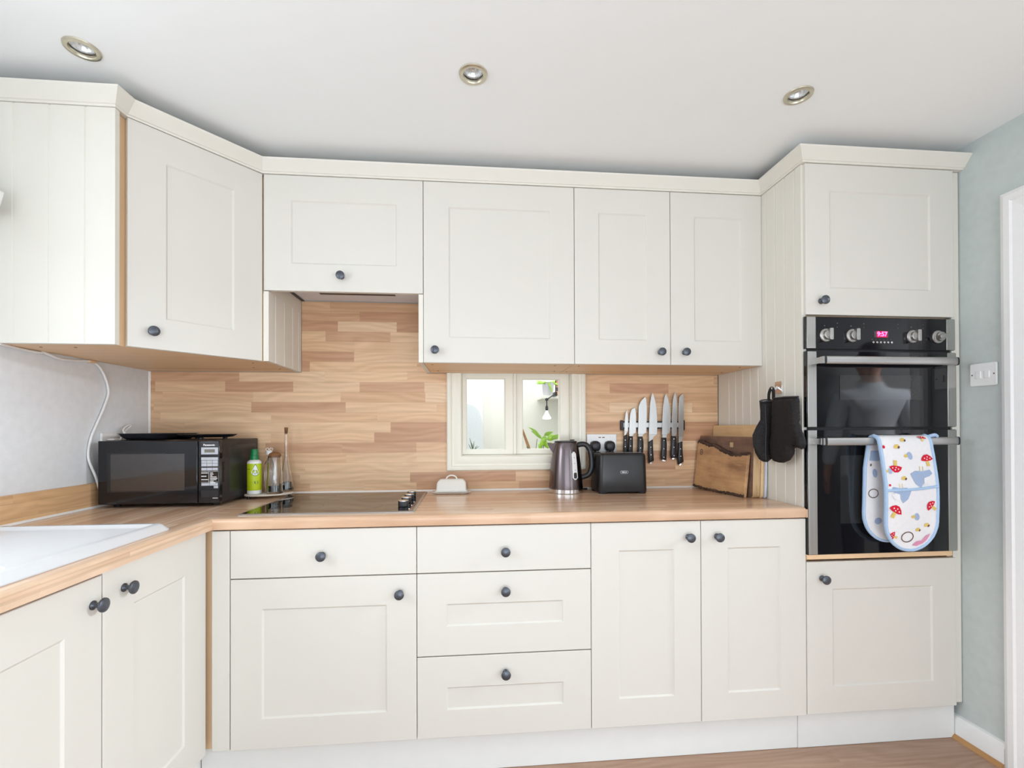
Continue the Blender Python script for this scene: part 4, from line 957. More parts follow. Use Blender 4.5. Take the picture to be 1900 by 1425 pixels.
# ------------------------------------------------------------------ hook and oven mitts
t = thing('hook', 'small square steel adhesive hook on the oven housing panel', 'hook', (1.994, -.47, 1.32))
HY = -.462
MB().box(1.991, 1.9954, HY - .021, HY + .021, 1.318, 1.366).build('backplate', 'chrome', t, bevel=.001)
MB().tube(smooth([(1.991, HY + .004, 1.345), (1.980, HY + .004, 1.337), (1.972, HY + .004, 1.334), (1.966, HY + .004, 1.343)], 5), .003, 8, flat=1.6).build('prong', 'chrome', t)
RM = [(-.4890, 1.2964), (-.5593, 1.2957), (-.6247, 1.2939), (-.6253, 1.248), (-.6274, 1.2022), (-.6361, 1.174), (-.6507, 1.1498), (-.6563, 1.1257), (-.6513, 1.1099), (-.6395, 1.1059), (-.623, 1.1105), (-.6078, 1.117), (-.5991, 1.1238), (-.601, 1.106), (-.5946, 1.0842), (-.5733, 1.0612), (-.5461, 1.052), (-.5181, 1.0507), (-.4900, 1.0540), (-.4760, 1.0743), (-.4730, 1.1506), (-.4820, 1.2266)]
LM = [(1.9232, 1.2855), (1.9497, 1.2913), (1.9743, 1.2953), (1.9759, 1.2275), (1.9672, 1.1501), (1.9667, 1.0727), (1.9687, 1.0611), (1.9522, 1.0477), (1.9359, 1.049), (1.9197, 1.0596), (1.9056, 1.0848), (1.8977, 1.1157), (1.8951, 1.1543), (1.9083, 1.1851), (1.9256, 1.2159), (1.9258, 1.2546)]
def puffy(name, outline, fn, th, mat, parent, keep_top=True):
    """inflated cloth shape: rings shrinking towards the outline's medial line on both sides"""
    n = len(outline); cx = sum(p[0] for p in outline) / n; cz = sum(p[1] for p in outline) / n
    # use distance-based inflation over a triangulated fill
    bm = bmesh.new(); vs = [bm.verts.new((u, v, 0)) for u, v in outline]; bm.faces.new(vs)
    bmesh.ops.triangulate(bm, faces=bm.faces[:])
    for _ in range(3):
        bmesh.ops.subdivide_edges(bm, edges=[e for e in bm.edges if e.calc_length() > .008], cuts=1); bmesh.ops.triangulate(bm, faces=bm.faces[:])
    seg = [(Vector(outline[i]), Vector(outline[(i + 1) % n])) for i in range(n)]
    def dist(p):
        m = 9
        for a, b in seg:
            d = b - a; t_ = max(0, min(1, (p - a).dot(d) / d.length_squared)); m = min(m, (p - a - d * t_).length)
        return m
    mb = MB(); idx = {}; V = []; F = []
    bm.verts.ensure_lookup_table()
    rr_ = random.Random(5)
    for s_ in (1, -1):
        for v in bm.verts:
            d = dist(Vector((v.co.x, v.co.y))); hgt = th * math.sqrt(1 - (1 - min(d / .022, 1)) ** 2)
            q = 0.0012 * sin(v.co.x * 300 + v.co.y * 300) * sin(v.co.x * 300 - v.co.y * 300) * min(1, d / .01)
            if s_ == -1 and d < 1e-6: idx[(s_, v.index)] = idx[(1, v.index)]; continue
            idx[(s_, v.index)] = len(V); V.append(fn(v.co.x, v.co.y, s_ * (hgt + q)))
        for f_ in bm.faces:
            ids = [idx[(s_, v.index)] for v in f_.verts]; F.append(ids if s_ == 1 else ids[::-1])
    bm.free(); mb.add(V, F); return mb.build(name, mat, parent, angle=70)
t = thing('oven_mitt', 'black quilted oven mitt on the right of the hooked pair, thumb pointing to the oven', 'oven mitt', (1.953, -.56, 1.05), 'black oven mitts on the hook')
puffy('mitt', RM, lambda u, v, w: (1.953 - w, u, v), .015, 'mitt', t)
MB().tube([(1.953, RM[0][0], RM[0][1]), (1.947, RM[1][0], RM[1][1] + .001), (1.953, RM[2][0], RM[2][1])], .004, 8).build('cuff_binding', 'black_plastic', t)
t = thing('oven_mitt', 'black quilted oven mitt on the left of the hooked pair, white lining showing', 'oven mitt', (1.935, -.44, 1.05), 'black oven mitts on the hook')
puffy('mitt', LM, lambda u, v, w: (u, -.447 - w - (u - 1.93) * .15, v), .013, 'mitt', t)
MB().tube([(1.9375 - .0015 * sin((z - 1.06) * 40), -.4625, z) for z in [1.056 + .0115 * k for k in range(20)]], .0016, 6).build('seam', 'black_plastic', t)
ell = [(1.948 + .0235 * cos(a), -.4495 + .012 * sin(a), 1.2895 + .0028 * cos(a) + .004 * sin(a)) for a in [2 * pi * i / 20 for i in range(21)]]
MB().tube(ell, .0036, 8).build('cuff_binding', 'black_plastic', t)
mb = MB(); mb.add([(1.948, -.4495, 1.2875)] + [(1.948 + .0225 * cos(a), -.4505 + .0115 * sin(a), 1.2890 + .0028 * cos(a) + .004 * sin(a)) for a in [2 * pi * i / 20 for i in range(20)]], [(0, i + 1, (i + 1) % 20 + 1) for i in range(20)])
mb.build('lining', 'mitt_lining', t)
mb = MB()
mb.tube(smooth([(1.955, HY + .006, 1.297), (1.958, HY + .008, 1.320), (1.966, HY + .006, 1.340), (1.970, HY, 1.330), (1.960, HY - .016, 1.297)], 6), .0035, 8, flat=1.8)
mb.build('hanging_loop', 'mitt', t)

# ------------------------------------------------------------------ double oven glove over the lower handle
t = thing('oven_glove', 'white double oven glove with toadstool print and pale blue binding on lower oven handle', 'oven glove', (2.31, -.67, .745))
ybar, zbar = -.650, 1.1341
def glove_pt(xo, s):
    """s: 0 = top of the bar, positive down the front, negative down the back"""
    R_ = .0215; a = abs(s)
    if a < R_ * pi / 2: th = a / R_; y, z = R_ * sin(th), zbar + R_ * cos(th) - .002
    else: y, z = R_, zbar - .002 - (a - R_ * pi / 2)
    if s >= 0:
        dz = max(0, zbar - z); return Vector((xo + .012 * min(1, dz / .15) , ybar - y - .012 * sin(min(dz / .38, 1) * pi) * .9, z))
    dz = max(0, zbar - z)
    return Vector((xo - .012 * min(1, dz / .1), ybar + y * .95 + .0, z))
def half(s0, L): 
    """half width of the glove at distance s from the bar"""
    k = (s0 - (L - .105)) / .105
    return .0985 * (math.sqrt(max(0, 1 - k * k)) if k > 0 else 1)
LF, LB = .418, .395
XC = 2.3180
def sheet(L, sgn, off, name, mats):
    mb = MB(); nu, nv = 20, 46; V = []; F = []
    for j in range(nv + 1):
        s = L * (1 - (1 - j / nv) ** 1.6) if j < nv else L
        s = s * .9995
        for i in range(nu + 1):
            u = (i / nu) * 2 - 1; hw = max(half(s, L), .004)
            x = XC + (-.006 if sgn > 0 else -.002) * 0 + u * hw
            p = glove_pt(x - (XC) + XC + (0.005 * s / L if sgn > 0 else -.012 * s / L), sgn * s)
            q = .0013 * (sin((u * hw) * 150 + s * 150) * sin((u * hw) * 150 - s * 150)) ** 2
            p.y += (-1 if sgn > 0 else 1) * (q) * (1 if s > .03 else 0)
            V.append(p)
    for j in range(nv):
        for i in range(nu): b_ = j * (nu + 1) + i; F.append((b_, b_ + 1, b_ + nu + 2, b_ + nu + 1))
    mb.add(V, F)
    return mb.build(name, mats, t, solid=.006, angle=60), V, nu, nv
M['glove_white'] = plain('white_quilted_cotton', rgb(238, 236, 238), .85, nscale=80, var=.02, spec=.2, bump=.2)
fr_, V, nu, nv = sheet(LF, 1, 0, 'glove_front', 'glove_white')
bk_, V2, _, _ = sheet(LB, -1, 0, 'glove_back', 'glove_white')
def edge(V): return [V[j * (nu + 1)] for j in range(nv + 1)] + [V[nv * (nu + 1) + i] for i in range(1, nu)] + [V[j * (nu + 1) + nu] for j in range(nv, -1, -1)]
MB().tube([p + Vector((0, -.001, 0)) for p in edge(V)], .0055, 8, flat=1.3).build('binding', 'glove_blue', fr_)
MB().tube(edge(V2), .0050, 8, flat=1.3).build('binding', 'glove_blue', bk_)
def gp(u, z, lift=.0046):
    """point on the front face: u offset from its centre line, z height"""
    s = zbar - .002 - z + .0215 * pi / 2; p = glove_pt(XC + u + .005 * s / LF, s); p.y -= lift; return p
MB().tube([gp(u * .099, .9685 - .004 * (1 - u * u) + .006 * u, .005) for u in [k / 8 - 1 for k in range(17)]], .0048, 8).build('pocket_binding', 'glove_blue', fr_)
MOT = ['glove_red', 'glove_grey', 'glove_yellow', 'glove_pink', 'glove_white', 'glove_ink']
def patch(mb, pts, mi, lift=.0050):
    n = len(pts); cu = sum(p[0] for p in pts) / n; cz = sum(p[1] for p in pts) / n
    mid = [((cu + u) / 2, (cz + z) / 2) for u, z in pts]
    mb.add([gp(cu, cz, lift)] + [gp(u, z, lift) for u, z in mid] + [gp(u, z, lift) for u, z in pts], [(0, i + 1, (i + 1) % n + 1) for i in range(n)] + [(i + 1, n + i + 1, n + (i + 1) % n + 1, (i + 1) % n + 1) for i in range(n)], mi)
pm = None
def motif(name, fn, *a_):
    global pm
    pm = MB(); fn(*a_); pm.build(name, MOT, fr_)
def ellp(cx, cz, a, b, rot=0, n=14): return [(cx + a * cos(t_) * cos(rot) - b * sin(t_) * sin(rot), cz + a * cos(t_) * sin(rot) + b * sin(t_) * cos(rot)) for t_ in [2 * pi * i / n for i in range(n)]]
def shroom(cx, cz, s, rot):
    cap = [(-1, 0), (-.8, .45), (-.35, .8), (.2, .85), (.7, .5), (1, .05), (.5, -.15), (-.5, -.15)]; st = [(-.22, -.15), (.22, -.15), (.28, -.95), (-.28, -.95)]
    R2 = lambda P_: [(cx + s * (u * cos(rot) - v * sin(rot)), cz + s * (u * sin(rot) + v * cos(rot))) for u, v in P_]
    patch(pm, R2(st), 2); patch(pm, R2(cap), 0, .0054)
    for u, v in ((-.4, .3), (.1, .45), (.5, .2), (-.05, .1)): patch(pm, R2(ellp(u, v, .1, .1, 0, 8)), 4, .0058)
motif('toadstool_print', shroom, -.055, 1.045, .024, pi * .97)
motif('toadstool_print', shroom, .070, 1.068, .023, .1)
motif('toadstool_print', shroom, .073, .905, .021, .9)
motif('toadstool_print', shroom, -.066, .888, .026, -.5)
motif('toadstool_print', shroom, -.070, .800, .017, 1.2)
motif('toadstool_print', shroom, .068, 1.1475, .015, -.3)
def bird(cx, cz, s, f_=1):
    R2 = lambda P_: [(cx + f_ * s * u, cz + s * v) for u, v in P_]
    patch(pm, R2([(-1, .5), (-.5, .75), (.2, .7), (.9, .85), (1.1, .5), (.7, .2), (.3, -.1), (-.1, -.75), (-.6, -.4), (-.85, .1)]), 1)
    patch(pm, R2([(.25, .1), (.7, .25), (1.1, .1), (.8, -.35), (.2, -.5)]), 4, .0056)
    for q in (-.1, .2): patch(pm, R2([(q, .75), (q + .05, .75), (q + .1, 1.15), (q + .05, 1.15)]), 2, .0052)
motif('bird_print', bird, .038, 1.000, .040)
motif('bird_print', bird, -.040, .944, .036, -1)
def bell(cx, cz, s): patch(pm, ellp(cx, cz, s * .7, s, .2), 1); patch(pm, ellp(cx - s * 1.1, cz, s * .55, s * .4, .3), 2)
motif('bell_print', bell, .006, 1.083, .014); motif('bell_print', bell, .018, .868, .013); motif('bell_print', bell, -.078, 1.03, .010)
def bee(cx, cz, s): patch(pm, ellp(cx, cz, s, s * .6, .5), 2); patch(pm, ellp(cx + s * .8, cz - s * .3, s * .5, s * .35, .9), 5, .0054)
for q in ((-.040, 1.1165, .011), (-.012, 1.140, .010), (-.030, 1.005, .010), (.055, .838, .010), (.022, .822, .009)): motif('bee_print', bee, *q)
def hoop(cx, cz, s):
    n = 24; o_ = ellp(cx, cz, s, s * .8, .2, n); i_ = ellp(cx, cz, s * .86, s * .66, .2, n)
    pm.add([gp(u, z, .0052) for u, z in o_] + [gp(u, z, .0052) for u, z in i_], [(i, (i + 1) % n, n + (i + 1) % n, n + i) for i in range(n)], 5)
motif('hoop_print', hoop, -.016, .796, .024); motif('hoop_print', hoop, .060, 1.151, .010)
motif('petal_print', lambda: patch(pm, [(.004, .766), (.02, .780), (.04, .782), (.055, .800), (.072, .806), (.060, .785), (.045, .772), (.02, .763)], 3))
motif('dot_print', lambda: patch(pm, ellp(-.085, .9805, .004, .004), 0)); motif('dot_print', lambda: patch(pm, ellp(-.088, 1.115, .005, .006), 0))
MB().tube(smooth([(2.428, -.658, 1.1515), (2.449, -.660, 1.1565), (2.464, -.656, 1.150), (2.460, -.650, 1.1485), (2.442, -.648, 1.150), (2.426, -.650, 1.151)], 5), .0035, 8, flat=1.6).build('hanging_loop', 'glove_blue', fr_)

def gb(u, z, lift=.0042):
    s_ = zbar - .002 - z + .0215 * pi / 2; p = glove_pt(XC + u - .012 * s_ / LB, -s_); p.y -= lift; return p
def back_patch(name, mat, pts):
    mb = MB(); n = len(pts); cu = sum(p[0] for p in pts) / n; cz = sum(p[1] for p in pts) / n
    mb.add([gb(cu, cz)] + [gb(u, z) for u, z in pts], [(0, i + 1, (i + 1) % n + 1) for i in range(n)]); mb.build(name, mat, bk_)
back_patch('bird_print', 'glove_grey', [(-.088, 1.100), (-.040, 1.100), (-.042, 1.066), (-.060, 1.062), (-.088, 1.064)])
back_patch('bell_print', 'glove_grey', ellp(-.062, 1.018, .009, .016, .2)); back_patch('bell_print', 'glove_grey', ellp(-.045, .845, .014, .012, .2))
o_ = ellp(-.066, .945, .020, .017, 0, 24); i_ = ellp(-.066, .945, .017, .014, 0, 24)
MB().add([gb(u, z) for u, z in o_] + [gb(u, z) for u, z in i_], [(i, (i + 1) % 24, 24 + (i + 1) % 24, 24 + i) for i in range(24)]).build('hoop_print', 'glove_ink', bk_)
back_patch('dot_print', 'glove_ink', ellp(-.080, 1.048, .003, .005))

# ------------------------------------------------------------------ light switch
t = thing('light_switch', 'white double light switch on the grey wall beside the doorway', 'light switch', (XR, -.672, 1.33))
MB().prism(rrect(-.7165, -.6265, 1.3325, 1.4155, .006, 4), lambda u, v, w: (XR - .0003 - w, u, v), 0, .0085).build('plate', 'white_plastic', t, bevel=.003)
for y in (-.686, -.658): MB().box(XR - .0125, XR - .008, y - .0085, y + .0085, 1.3605, 1.3865).build('rocker', 'white_plastic', t, bevel=.0015)
for y in (-.7075, -.6355): MB().lathe([(.0028, -.009), (.0028, -.0083)], (XR, y, 1.374), 'x', 12).build('screw', 'lcd', t)

# ------------------------------------------------------------------ downlights
for k, (x, y) in enumerate(LIGHTS):
    t = thing('downlight', ('unlit recessed nickel downlight above the corner wall cabinet', 'unlit recessed nickel downlight in the middle of the ceiling', 'unlit recessed nickel downlight nearest the oven housing')[k], 'ceiling light', (x, y, ZC - .006), 'recessed ceiling downlights')
    MB().lathe([(.0425, -.0003), (.0415, -.004), (.036, -.0062), (.0305, -.0055), (.0290, -.003), (.0285, .006), (.0275, .006), (.0275, .013), (.031, .013), (.0325, -.0003)], (x, y, ZC), n=40, cap0=False, cap1=False).build('ring', 'brass', t, angle=40)
    MB().lathe([(.0318, .0131), (.0318, .05), (.001, .05)], (x, y, ZC), n=28, cap0=False).build('can', 'black_metal', t)
    mb = MB().lathe([(.0255, .0055), (.0245, .009), (.017, .021), (.006, .028), (.001, .028)], (x, y, ZC), n=14, cap0=False); mb.build('reflector', 'reflector', t, angle=5)
    mb = MB().lathe([(.0268, .0035), (.0268, .0058), (.0252, .0058), (.0252, .0035)], (x, y, ZC), n=28, cap0=False, cap1=False); mb.build('lamp_rim', 'chrome', t)
    MB().lathe([(.0035, .009), (.0050, .012), (.004, .0275)], (x, y, ZC), n=12).build('lamp_capsule', 'white_plastic', t)

# ------------------------------------------------------------------ hatch window in the back wall
t = thing('window_1', None, None, (1, 0, .99)); struct(t)
mb = MB(); oz0, ox0, ox1, ozt = .9885, .6733, 1.329, 1.4415
prof = [(0, 0), (0, .014), (.004, .020), (.013, .0225), (.020, .020), (.024, .0145), (.031, .013), (.040, .0165), (.055, .0205), (.064, .0200), (.0685, .0165), (.0705, .010), (.0705, 0)]
rs = []
for sx, z in ((0, 1), (0, 0), (1, 0), (1, 1)):
    rs.append([((ox0 + u) if sx == 0 else (ox1 - u), -.0092 - d, ozt if z else oz0 + u) for u, d in prof])
mb.rings(rs).build('architrave', 'hatch', t, angle=22)
# lining of the opening
mb = MB(); mb.box(HX0, HX0 + .044, -.009, .119, HZ0, HZ1).box(HX1 - .044, HX1, -.009, .119, HZ0, HZ1).box(HX0 + .044, HX1 - .044, -.009, .119, HZ0, HZ0 + .041).box(HX0 + .044, HX1 - .044, -.009, .119, HZ1 - .03, HZ1)
mb.build('window_lining', 'hatch', t)
def sash(x0, x1, gx0, gx1, y0, nm):
    z0, z1 = HZ0 + .042, 1.4695; gz0, gz1 = 1.0862, 1.4190
    mb = MB(); y1 = y0 + .035
    R_ = lambda a, b, c, d_, y: [(a, y, c), (b, y, c), (b, y, d_), (a, y, d_)]
    mb.rings([R_(x0, x1, z0, z1, y1), R_(x0, x1, z0, z1, y0), R_(gx0 - .004, gx1 + .004, gz0 - .004, gz1 + .004, y0), R_(gx0, gx1, gz0, gz1, y0 + .006), R_(gx0, gx1, gz0, gz1, y1)], cap0=False, cap1=False)
    mb.rings([R_(x0, x1, z0, z1, y1), R_(gx0, gx1, gz0, gz1, y1)], cap0=False, cap1=False)
    o = mb.build('sash', 'hatch', t, angle=15)
    MB().box(gx0 + .0003, gx1 - .0003, y0 + .014, y0 + .018, gz0 + .0003, gz1 - .0003).build('window_pane', 'pane', t)
sash(HX0 + .0445, 1.0005, .7660, .9445, .006, 'a'); sash(1.0015, HX1 - .0445, 1.0325, 1.2090, .012, 'b')
box('meeting_bead', 'hatch', t, .985, .9998, -.002, .0058, HZ0 + .042, 1.4695, .003)

# ---- the room seen through the hatch
struct(box('floor_hatch', 'floor', None, -.6, 3.0, .12, 2.0, -.06, 0, 0))
struct(box('wall_hatch', 'hatch_wall', None, -.6, 3.0, 1.115, 1.18, 0, 2.6, 0))
struct(MB().box(-.7, -.6, .12, 1.18, 0, 2.6).box(3.0, 3.1, .12, 1.18, 0, 2.6).build('wall_hatch_end', 'hatch_white'))
struct(box('trim_2', 'white_gloss', None, .55, .872, 1.098, 1.1145, 1.02, 1.482, .004))
t = thing('wall_shelf', 'pale shelf beyond the hatch holding a pot and a picture', 'shelf', (1.38, .97, 1.385))
box('board', 'hatch_wall', t, 1.262, 1.62, .90, 1.1145, 1.3845, 1.4050, .002)
t = thing('planter', 'pale metal plant pot with trailing leaves on the shelf beyond the hatch', 'plant pot', (1.31, .96, 1.405))
MB().lathe([(.030, 0), (.033, .003), (.042, .088), (.044, .090), (.040, .090), (.039, .082), (.001, .080)], (1.311, .95, 1.4055), n=28).build('pot', 'potgrey', t)
def leaves(name, c, specs, mat, parent):
    mb = MB()
    for (px, py, pz, dx, dy, dz, w) in specs:
        p = Vector((px, py, pz)); d = Vector((dx, dy, dz)); sd = d.cross(Vector((.2, -1, .3))).normalized(); up = sd.cross(d).normalized(); L = d.length
        n = 8; A = []; B = []; Cc = []
        for i in range(n + 1):
            t_ = i / n; q = p + d * t_ + Vector((0, 0, -.25 * L * t_ * t_)); ww = w * (sin(pi * min(t_ * 1.0, 1) ** .7)) + .0006
            A.append(q + sd * ww); Cc.append(q - up * ww * .25); B.append(q - sd * ww)
        mb.rings([[A[i], Cc[i], B[i]] for i in range(n + 1)], cap0=False, cap1=False, closed=False)
    return mb.build(name, mat, parent, solid=.0012, angle=70)
rl = random.Random(11)
sp_ = []
for k in range(26):
    a = rl.uniform(0, 2 * pi); L = rl.uniform(.03, .075); sp_.append((1.311 + .025 * cos(a), .95 + .025 * sin(a), 1.492, L * cos(a), L * sin(a) * .7, rl.uniform(-.005, .035), .006))
for k in range(4): sp_.append((1.312 + .004 * k, .905, 1.495 - .012 * k, .004, -.008, -.028, .006))
leaves('foliage', None, sp_, 'leaf', t)
t = thing('framed_picture', 'small orange and navy picture standing on the shelf beyond the hatch', 'picture', (1.42, .97, 1.405))
box('frame', 'ink', t, 1.362, 1.470, .945, .955, 1.4055, 1.512, .001)
mb = MB(); mb.box(1.367, 1.465, .944, .9452, 1.463, 1.508, 0).box(1.367, 1.465, .944, .9452, 1.437, 1.463, 1).box(1.367, 1.400, .944, .9452, 1.411, 1.437, 0).box(1.400, 1.465, .944, .9452, 1.411, 1.437, 2)
mb.build('print', ['orange', 'darkplum', 'darkblue'], t)
t = thing('clamp_lamp', 'black jointed clamp lamp with lit reflector bulb beyond the hatch', 'lamp', (1.3, .8, 1.25))
ly_ = .80
MB().box(1.335, 1.352, ly_ + .02, .905, 1.396, 1.424).build('clamp', 'black_metal', t, bevel=.003)
MB().tube([(1.340, ly_ + .03, 1.4085), (1.325, ly_ + .01, 1.402), (1.282, ly_, 1.374)], .0040, 8).lathe([(.010, -.009), (.011, 0), (.010, .009)], (1.277, ly_, 1.371), 'y', 20).tube([(1.277, ly_, 1.366), (1.2785, ly_, 1.325)], .0038, 8).build('arm', 'black_metal', t)
MB().lathe([(.0075, .0), (.0095, .004), (.0095, .022), (.006, .030)], (1.278, ly_, 1.3005), n=20).build('socket', 'black_metal', t)
MB().lathe([(.0070, .0505), (.0085, .045), (.013, .032), (.0255, .010), (.0265, .004)], (1.278, ly_, 1.250), n=28, cap0=False, cap1=False).build('bulb', 'white_plastic', t)
MB().lathe([(.0268, .0038), (.0258, -.003), (.016, -.006), (.001, -.0066)], (1.278, ly_, 1.250), n=28, cap0=False).build('bulb_face', 'bulb', t)
t = thing('leafy_plant', 'bright green broad-leaved plant low behind the right hatch pane', 'plant', (1.20, .55, .95))
sp_ = []
y_ = .50
def at(u, v): return (1.1027 + (u - 973) * .00323, y_, 1.160 - (v - 800) * .00318)   # metres on the plant's own plane
for (u0, v0, u1, v1, w) in ((998, 806, 976, 788, .007), (1004, 812, 984, 796, .010), (1010, 808, 1000, 822, .014), (1010, 810, 995, 830, .014), (1005, 815, 1016, 833, .016), (1010, 812, 1026, 814, .014), (1018, 812, 1044, 804, .013), (1012, 804, 1030, 812, .012), (1000, 818, 996, 836, .014), (1016, 818, 1022, 838, .013), (1006, 806, 1022, 800, .010)):
    a, b = at(u0, v0), at(u1, v1); sp_.append((a[0], a[1] + rl.uniform(-.03, .03), a[2], b[0] - a[0], rl.uniform(-.05, .01), b[2] - a[2] + .02, w))
leaves('leaves', None, sp_, 'leaf', t)
a, b = at(994, 812), at(991, 840)
MB().tube([a, b, (b[0], b[1], .93)], .002, 6).tube([at(1006, 812), (1.200, .5, .93)], .0025, 6).tube([at(975, 826), at(990, 838), (1.18, .5, .93)], .004, 6).build('stem', 'leafdark', t)
MB().lathe([(.05, 0), (.055, .004), (.065, .1), (.06, .1), (.001, .09)], (1.19, .5, .84), n=24).build('pot', 'potgrey', t)
t = thing('bamboo_cane', 'brown wooden cane leaning behind the right hatch pane', 'cane', (1.13, .56, .84))
MB().tube([(1.098, .63, 1.180), (1.135, .63, 1.075), (1.19, .64, .845)], [.006, .010, .010], 10).build('stick', 'bark', t)
t = thing('grass_plant', 'thin-leaved grassy plant in the corner of the left hatch pane', 'plant', (.79, .5, .84))
sp_ = [(.795, .5, 1.055, -.016, 0, .10, .0016), (.797, .5, 1.055, .008, .01, .075, .0018), (.797, .5, 1.05, -.006, -.01, .07, .002), (.800, .5, 1.05, .022, 0, .05, .0014), (.793, .51, 1.05, -.022, 0, .06, .0016), (.798, .5, 1.05, .034, 0, .045, .0012)]
leaves('leaves', None, sp_, 'leafdark', t)
MB().lathe([(.028, 0), (.034, .21), (.001, .205)], (.797, .5, .8405), n=20).build('pot', 'potgrey', t)
t = thing('side_table', 'pale table beyond the hatch carrying the plants', 'table', (1.0, .6, 0))
box('table_top', 'hatch_wall', t, .70, 1.45, .36, .80, .815, .84, .002)
for x in (.73, 1.42):
    for y in (.39, .77): box('leg', 'hatch_wall', t, x - .02, x + .02, y - .02, y + .02, .0005, .815, .001)
t = thing('white_chair', 'white curved chair back behind the left hatch pane', 'chair', (.78, .9, 0))
arc = smooth([(.70, .86, 1.345), (.765, .86, 1.345), (.815, .86, 1.325), (.845, .86, 1.285), (.862, .86, 1.21), (.868, .86, 1.05), (.868, .86, .80)], 6)
mb = MB(); rs = [[Vector((p.x, .86, p.z)), Vector((p.x, .90, p.z)), Vector((.60, .90, p.z * .999)), Vector((.60, .86, p.z * .999))] for p in arc]
mb.rings(rs).build('backrest', 'hatch_white', t, angle=40)
box('seat', 'hatch_white', t, .60, .868, .82, 1.08, .45, .80, .01)
for x in (.62, .85):
    for y in (.84, 1.06): box('leg', 'hatch_white', t, x - .015, x + .015, y - .015, y + .015, .0005, .45, .002)

# ------------------------------------------------------------------ blind bracket at the left edge
t = thing('blind_cassette', 'white end of a roller blind at the edge of the window over the sink', 'blind', (-.55, -.80, 1.8))
mb = MB().prism([(-.575, 1.868), (-.5225, 1.8525), (-.5240, 1.846), (-.5330, 1.812), (-.545, 1.79), (-.575, 1.79)], lambda u, v, w: (u, w, v), -1.75, -.765)
mb.build('cassette', 'white_gloss', t, bevel=.002)
box('bracket', 'white_gloss', t, XL + .0005, -.574, -.80, -.772, 1.80, 1.87, .001)

# ------------------------------------------------------------------ person in the hall, seen only as a reflection in the oven glass
PX, PYY = 3.52, -1.98
t = thing('person', 'person with dark hair in a white shirt standing back-turned, reflected in oven glass', 'person', (PX, PYY, 0))
def skin(name, verts, edges, rad, mat, parent, root=0, sub=2):
    me = bpy.data.meshes.new(name); me.from_pydata([Vector(v) for v in verts], edges, []); me.materials.append(M[mat])
    o = bpy.data.objects.new(name, me); C.objects.link(o); o.parent = parent; WO[o.name] = wo(parent)
    o.modifiers.new('skin', 'SKIN'); md = o.modifiers.new('sub', 'SUBSURF'); md.levels = sub; md.render_levels = sub
    for i, r_ in enumerate(rad):
        sv = me.skin_vertices[0].data[i]; sv.radius = r_ if isinstance(r_, tuple) else (r_, r_); sv.use_root = (i == root)
    return o
RZ = Matrix.Rotation(math.radians(200), 3, 'Z'); PO = Vector((PX, PYY, 0))
class Sk:
    def __init__(s): s.v = []; s.e = []; s.r = []
    def add(s, p, r, prev=None):
        s.v.append(tuple(RZ @ Vector(p))); s.r.append(r if isinstance(r, tuple) else (r, r)); k = len(s.v) - 1
        if prev is not None: s.e.append((prev, k))
        return k
    def chain(s, prev, *pr):
        for p, r in pr: prev = s.add(p, r, prev)
        return prev
    def build(s, name, mat, sub=2):
        o = skin(name, s.v, s.e, s.r, mat, t, 0, sub); o.modifiers['skin'].use_smooth_shade = True; return o
B = Sk(); pel = B.add((0, 0, .93), (.10, .07)); ch = B.chain(pel, ((0, 0, 1.08), (.09, .065)), ((0, -.005, 1.24), (.10, .07)), ((0, 0, 1.37), (.09, .06)))
hd = B.chain(ch, ((0, .0, 1.46), .058), ((0, .012, 1.535), .054), ((0, .02, 1.60), (.066, .082)), ((0, .01, 1.665), (.076, .094)))
B.chain(hd, ((0, .0, 1.715), (.060, .072))); B.chain(hd, ((0, .100, 1.640), .013), ((0, .118, 1.622), .010))
for s_ in (-1, 1):
    B.chain(hd, ((s_ * .085, .0, 1.645), .014), ((s_ * .094, -.008, 1.640), .011))
    B.chain(pel, ((s_ * .09, 0, .86), .066), ((s_ * .11, .01, .50), .056), ((s_ * .11, -.02, .09), .038), ((s_ * .12, .12, .035), .032))
    pm_ = B.chain(ch, ((s_ * .175, 0, 1.395), .056), ((s_ * .235, -.02, 1.13), .043), ((s_ * .240, .055, .895), .029), ((s_ * .240, .072, .825), (.020, .034)))
    for dy, L in ((-.030, .058), (-.010, .072), (.010, .078), (.030, .070)):
        B.chain(pm_, ((s_ * .240, .078 + dy, .782), .0095), ((s_ * .236, .084 + dy, .782 - L * .55), .0085), ((s_ * .228, .086 + dy, .782 - L), .007))
    B.chain(pm_, ((s_ * .234, .112, .812), .010), ((s_ * .226, .124, .780), .0085), ((s_ * .220, .126, .758), .0075))
B.build('body', 'skin')
S = Sk(); k0 = S.add((0, 0, .80), (.175, .130)); k1 = S.chain(k0, ((0, 0, .83), (.180, .135)), ((0, 0, .94), (.172, .126)), ((0, 0, 1.10), (.152, .112)), ((0, -.005, 1.24), (.158, .114)), ((0, 0, 1.375), (.150, .104)))
S.chain(k1, ((0, .002, 1.455), .082), ((0, .006, 1.485), .074))
for s_ in (-1, 1): S.chain(k1, ((s_ * .172, 0, 1.392), .070), ((s_ * .235, -.02, 1.13), .057), ((s_ * .240, .050, .915), .042))
S.build('shirt', 'shirt')
MB().tube([tuple(RZ @ Vector((.066 * cos(a), .010 + 0.060 * sin(a), 1.480 + .012 * sin(a))) + PO) for a in [2 * pi * i / 20 for i in range(21)]], .012, 8, flat=1.6).build('collar', 'shirt', t)
T = Sk(); h0 = T.add((0, 0, .90), (.150, .104))
for s_ in (-1, 1): T.chain(h0, ((s_ * .10, 0, .80), .096), ((s_ * .11, .01, .50), .072), ((s_ * .11, -.02, .11), .058))
T.build('trousers', 'trouser')
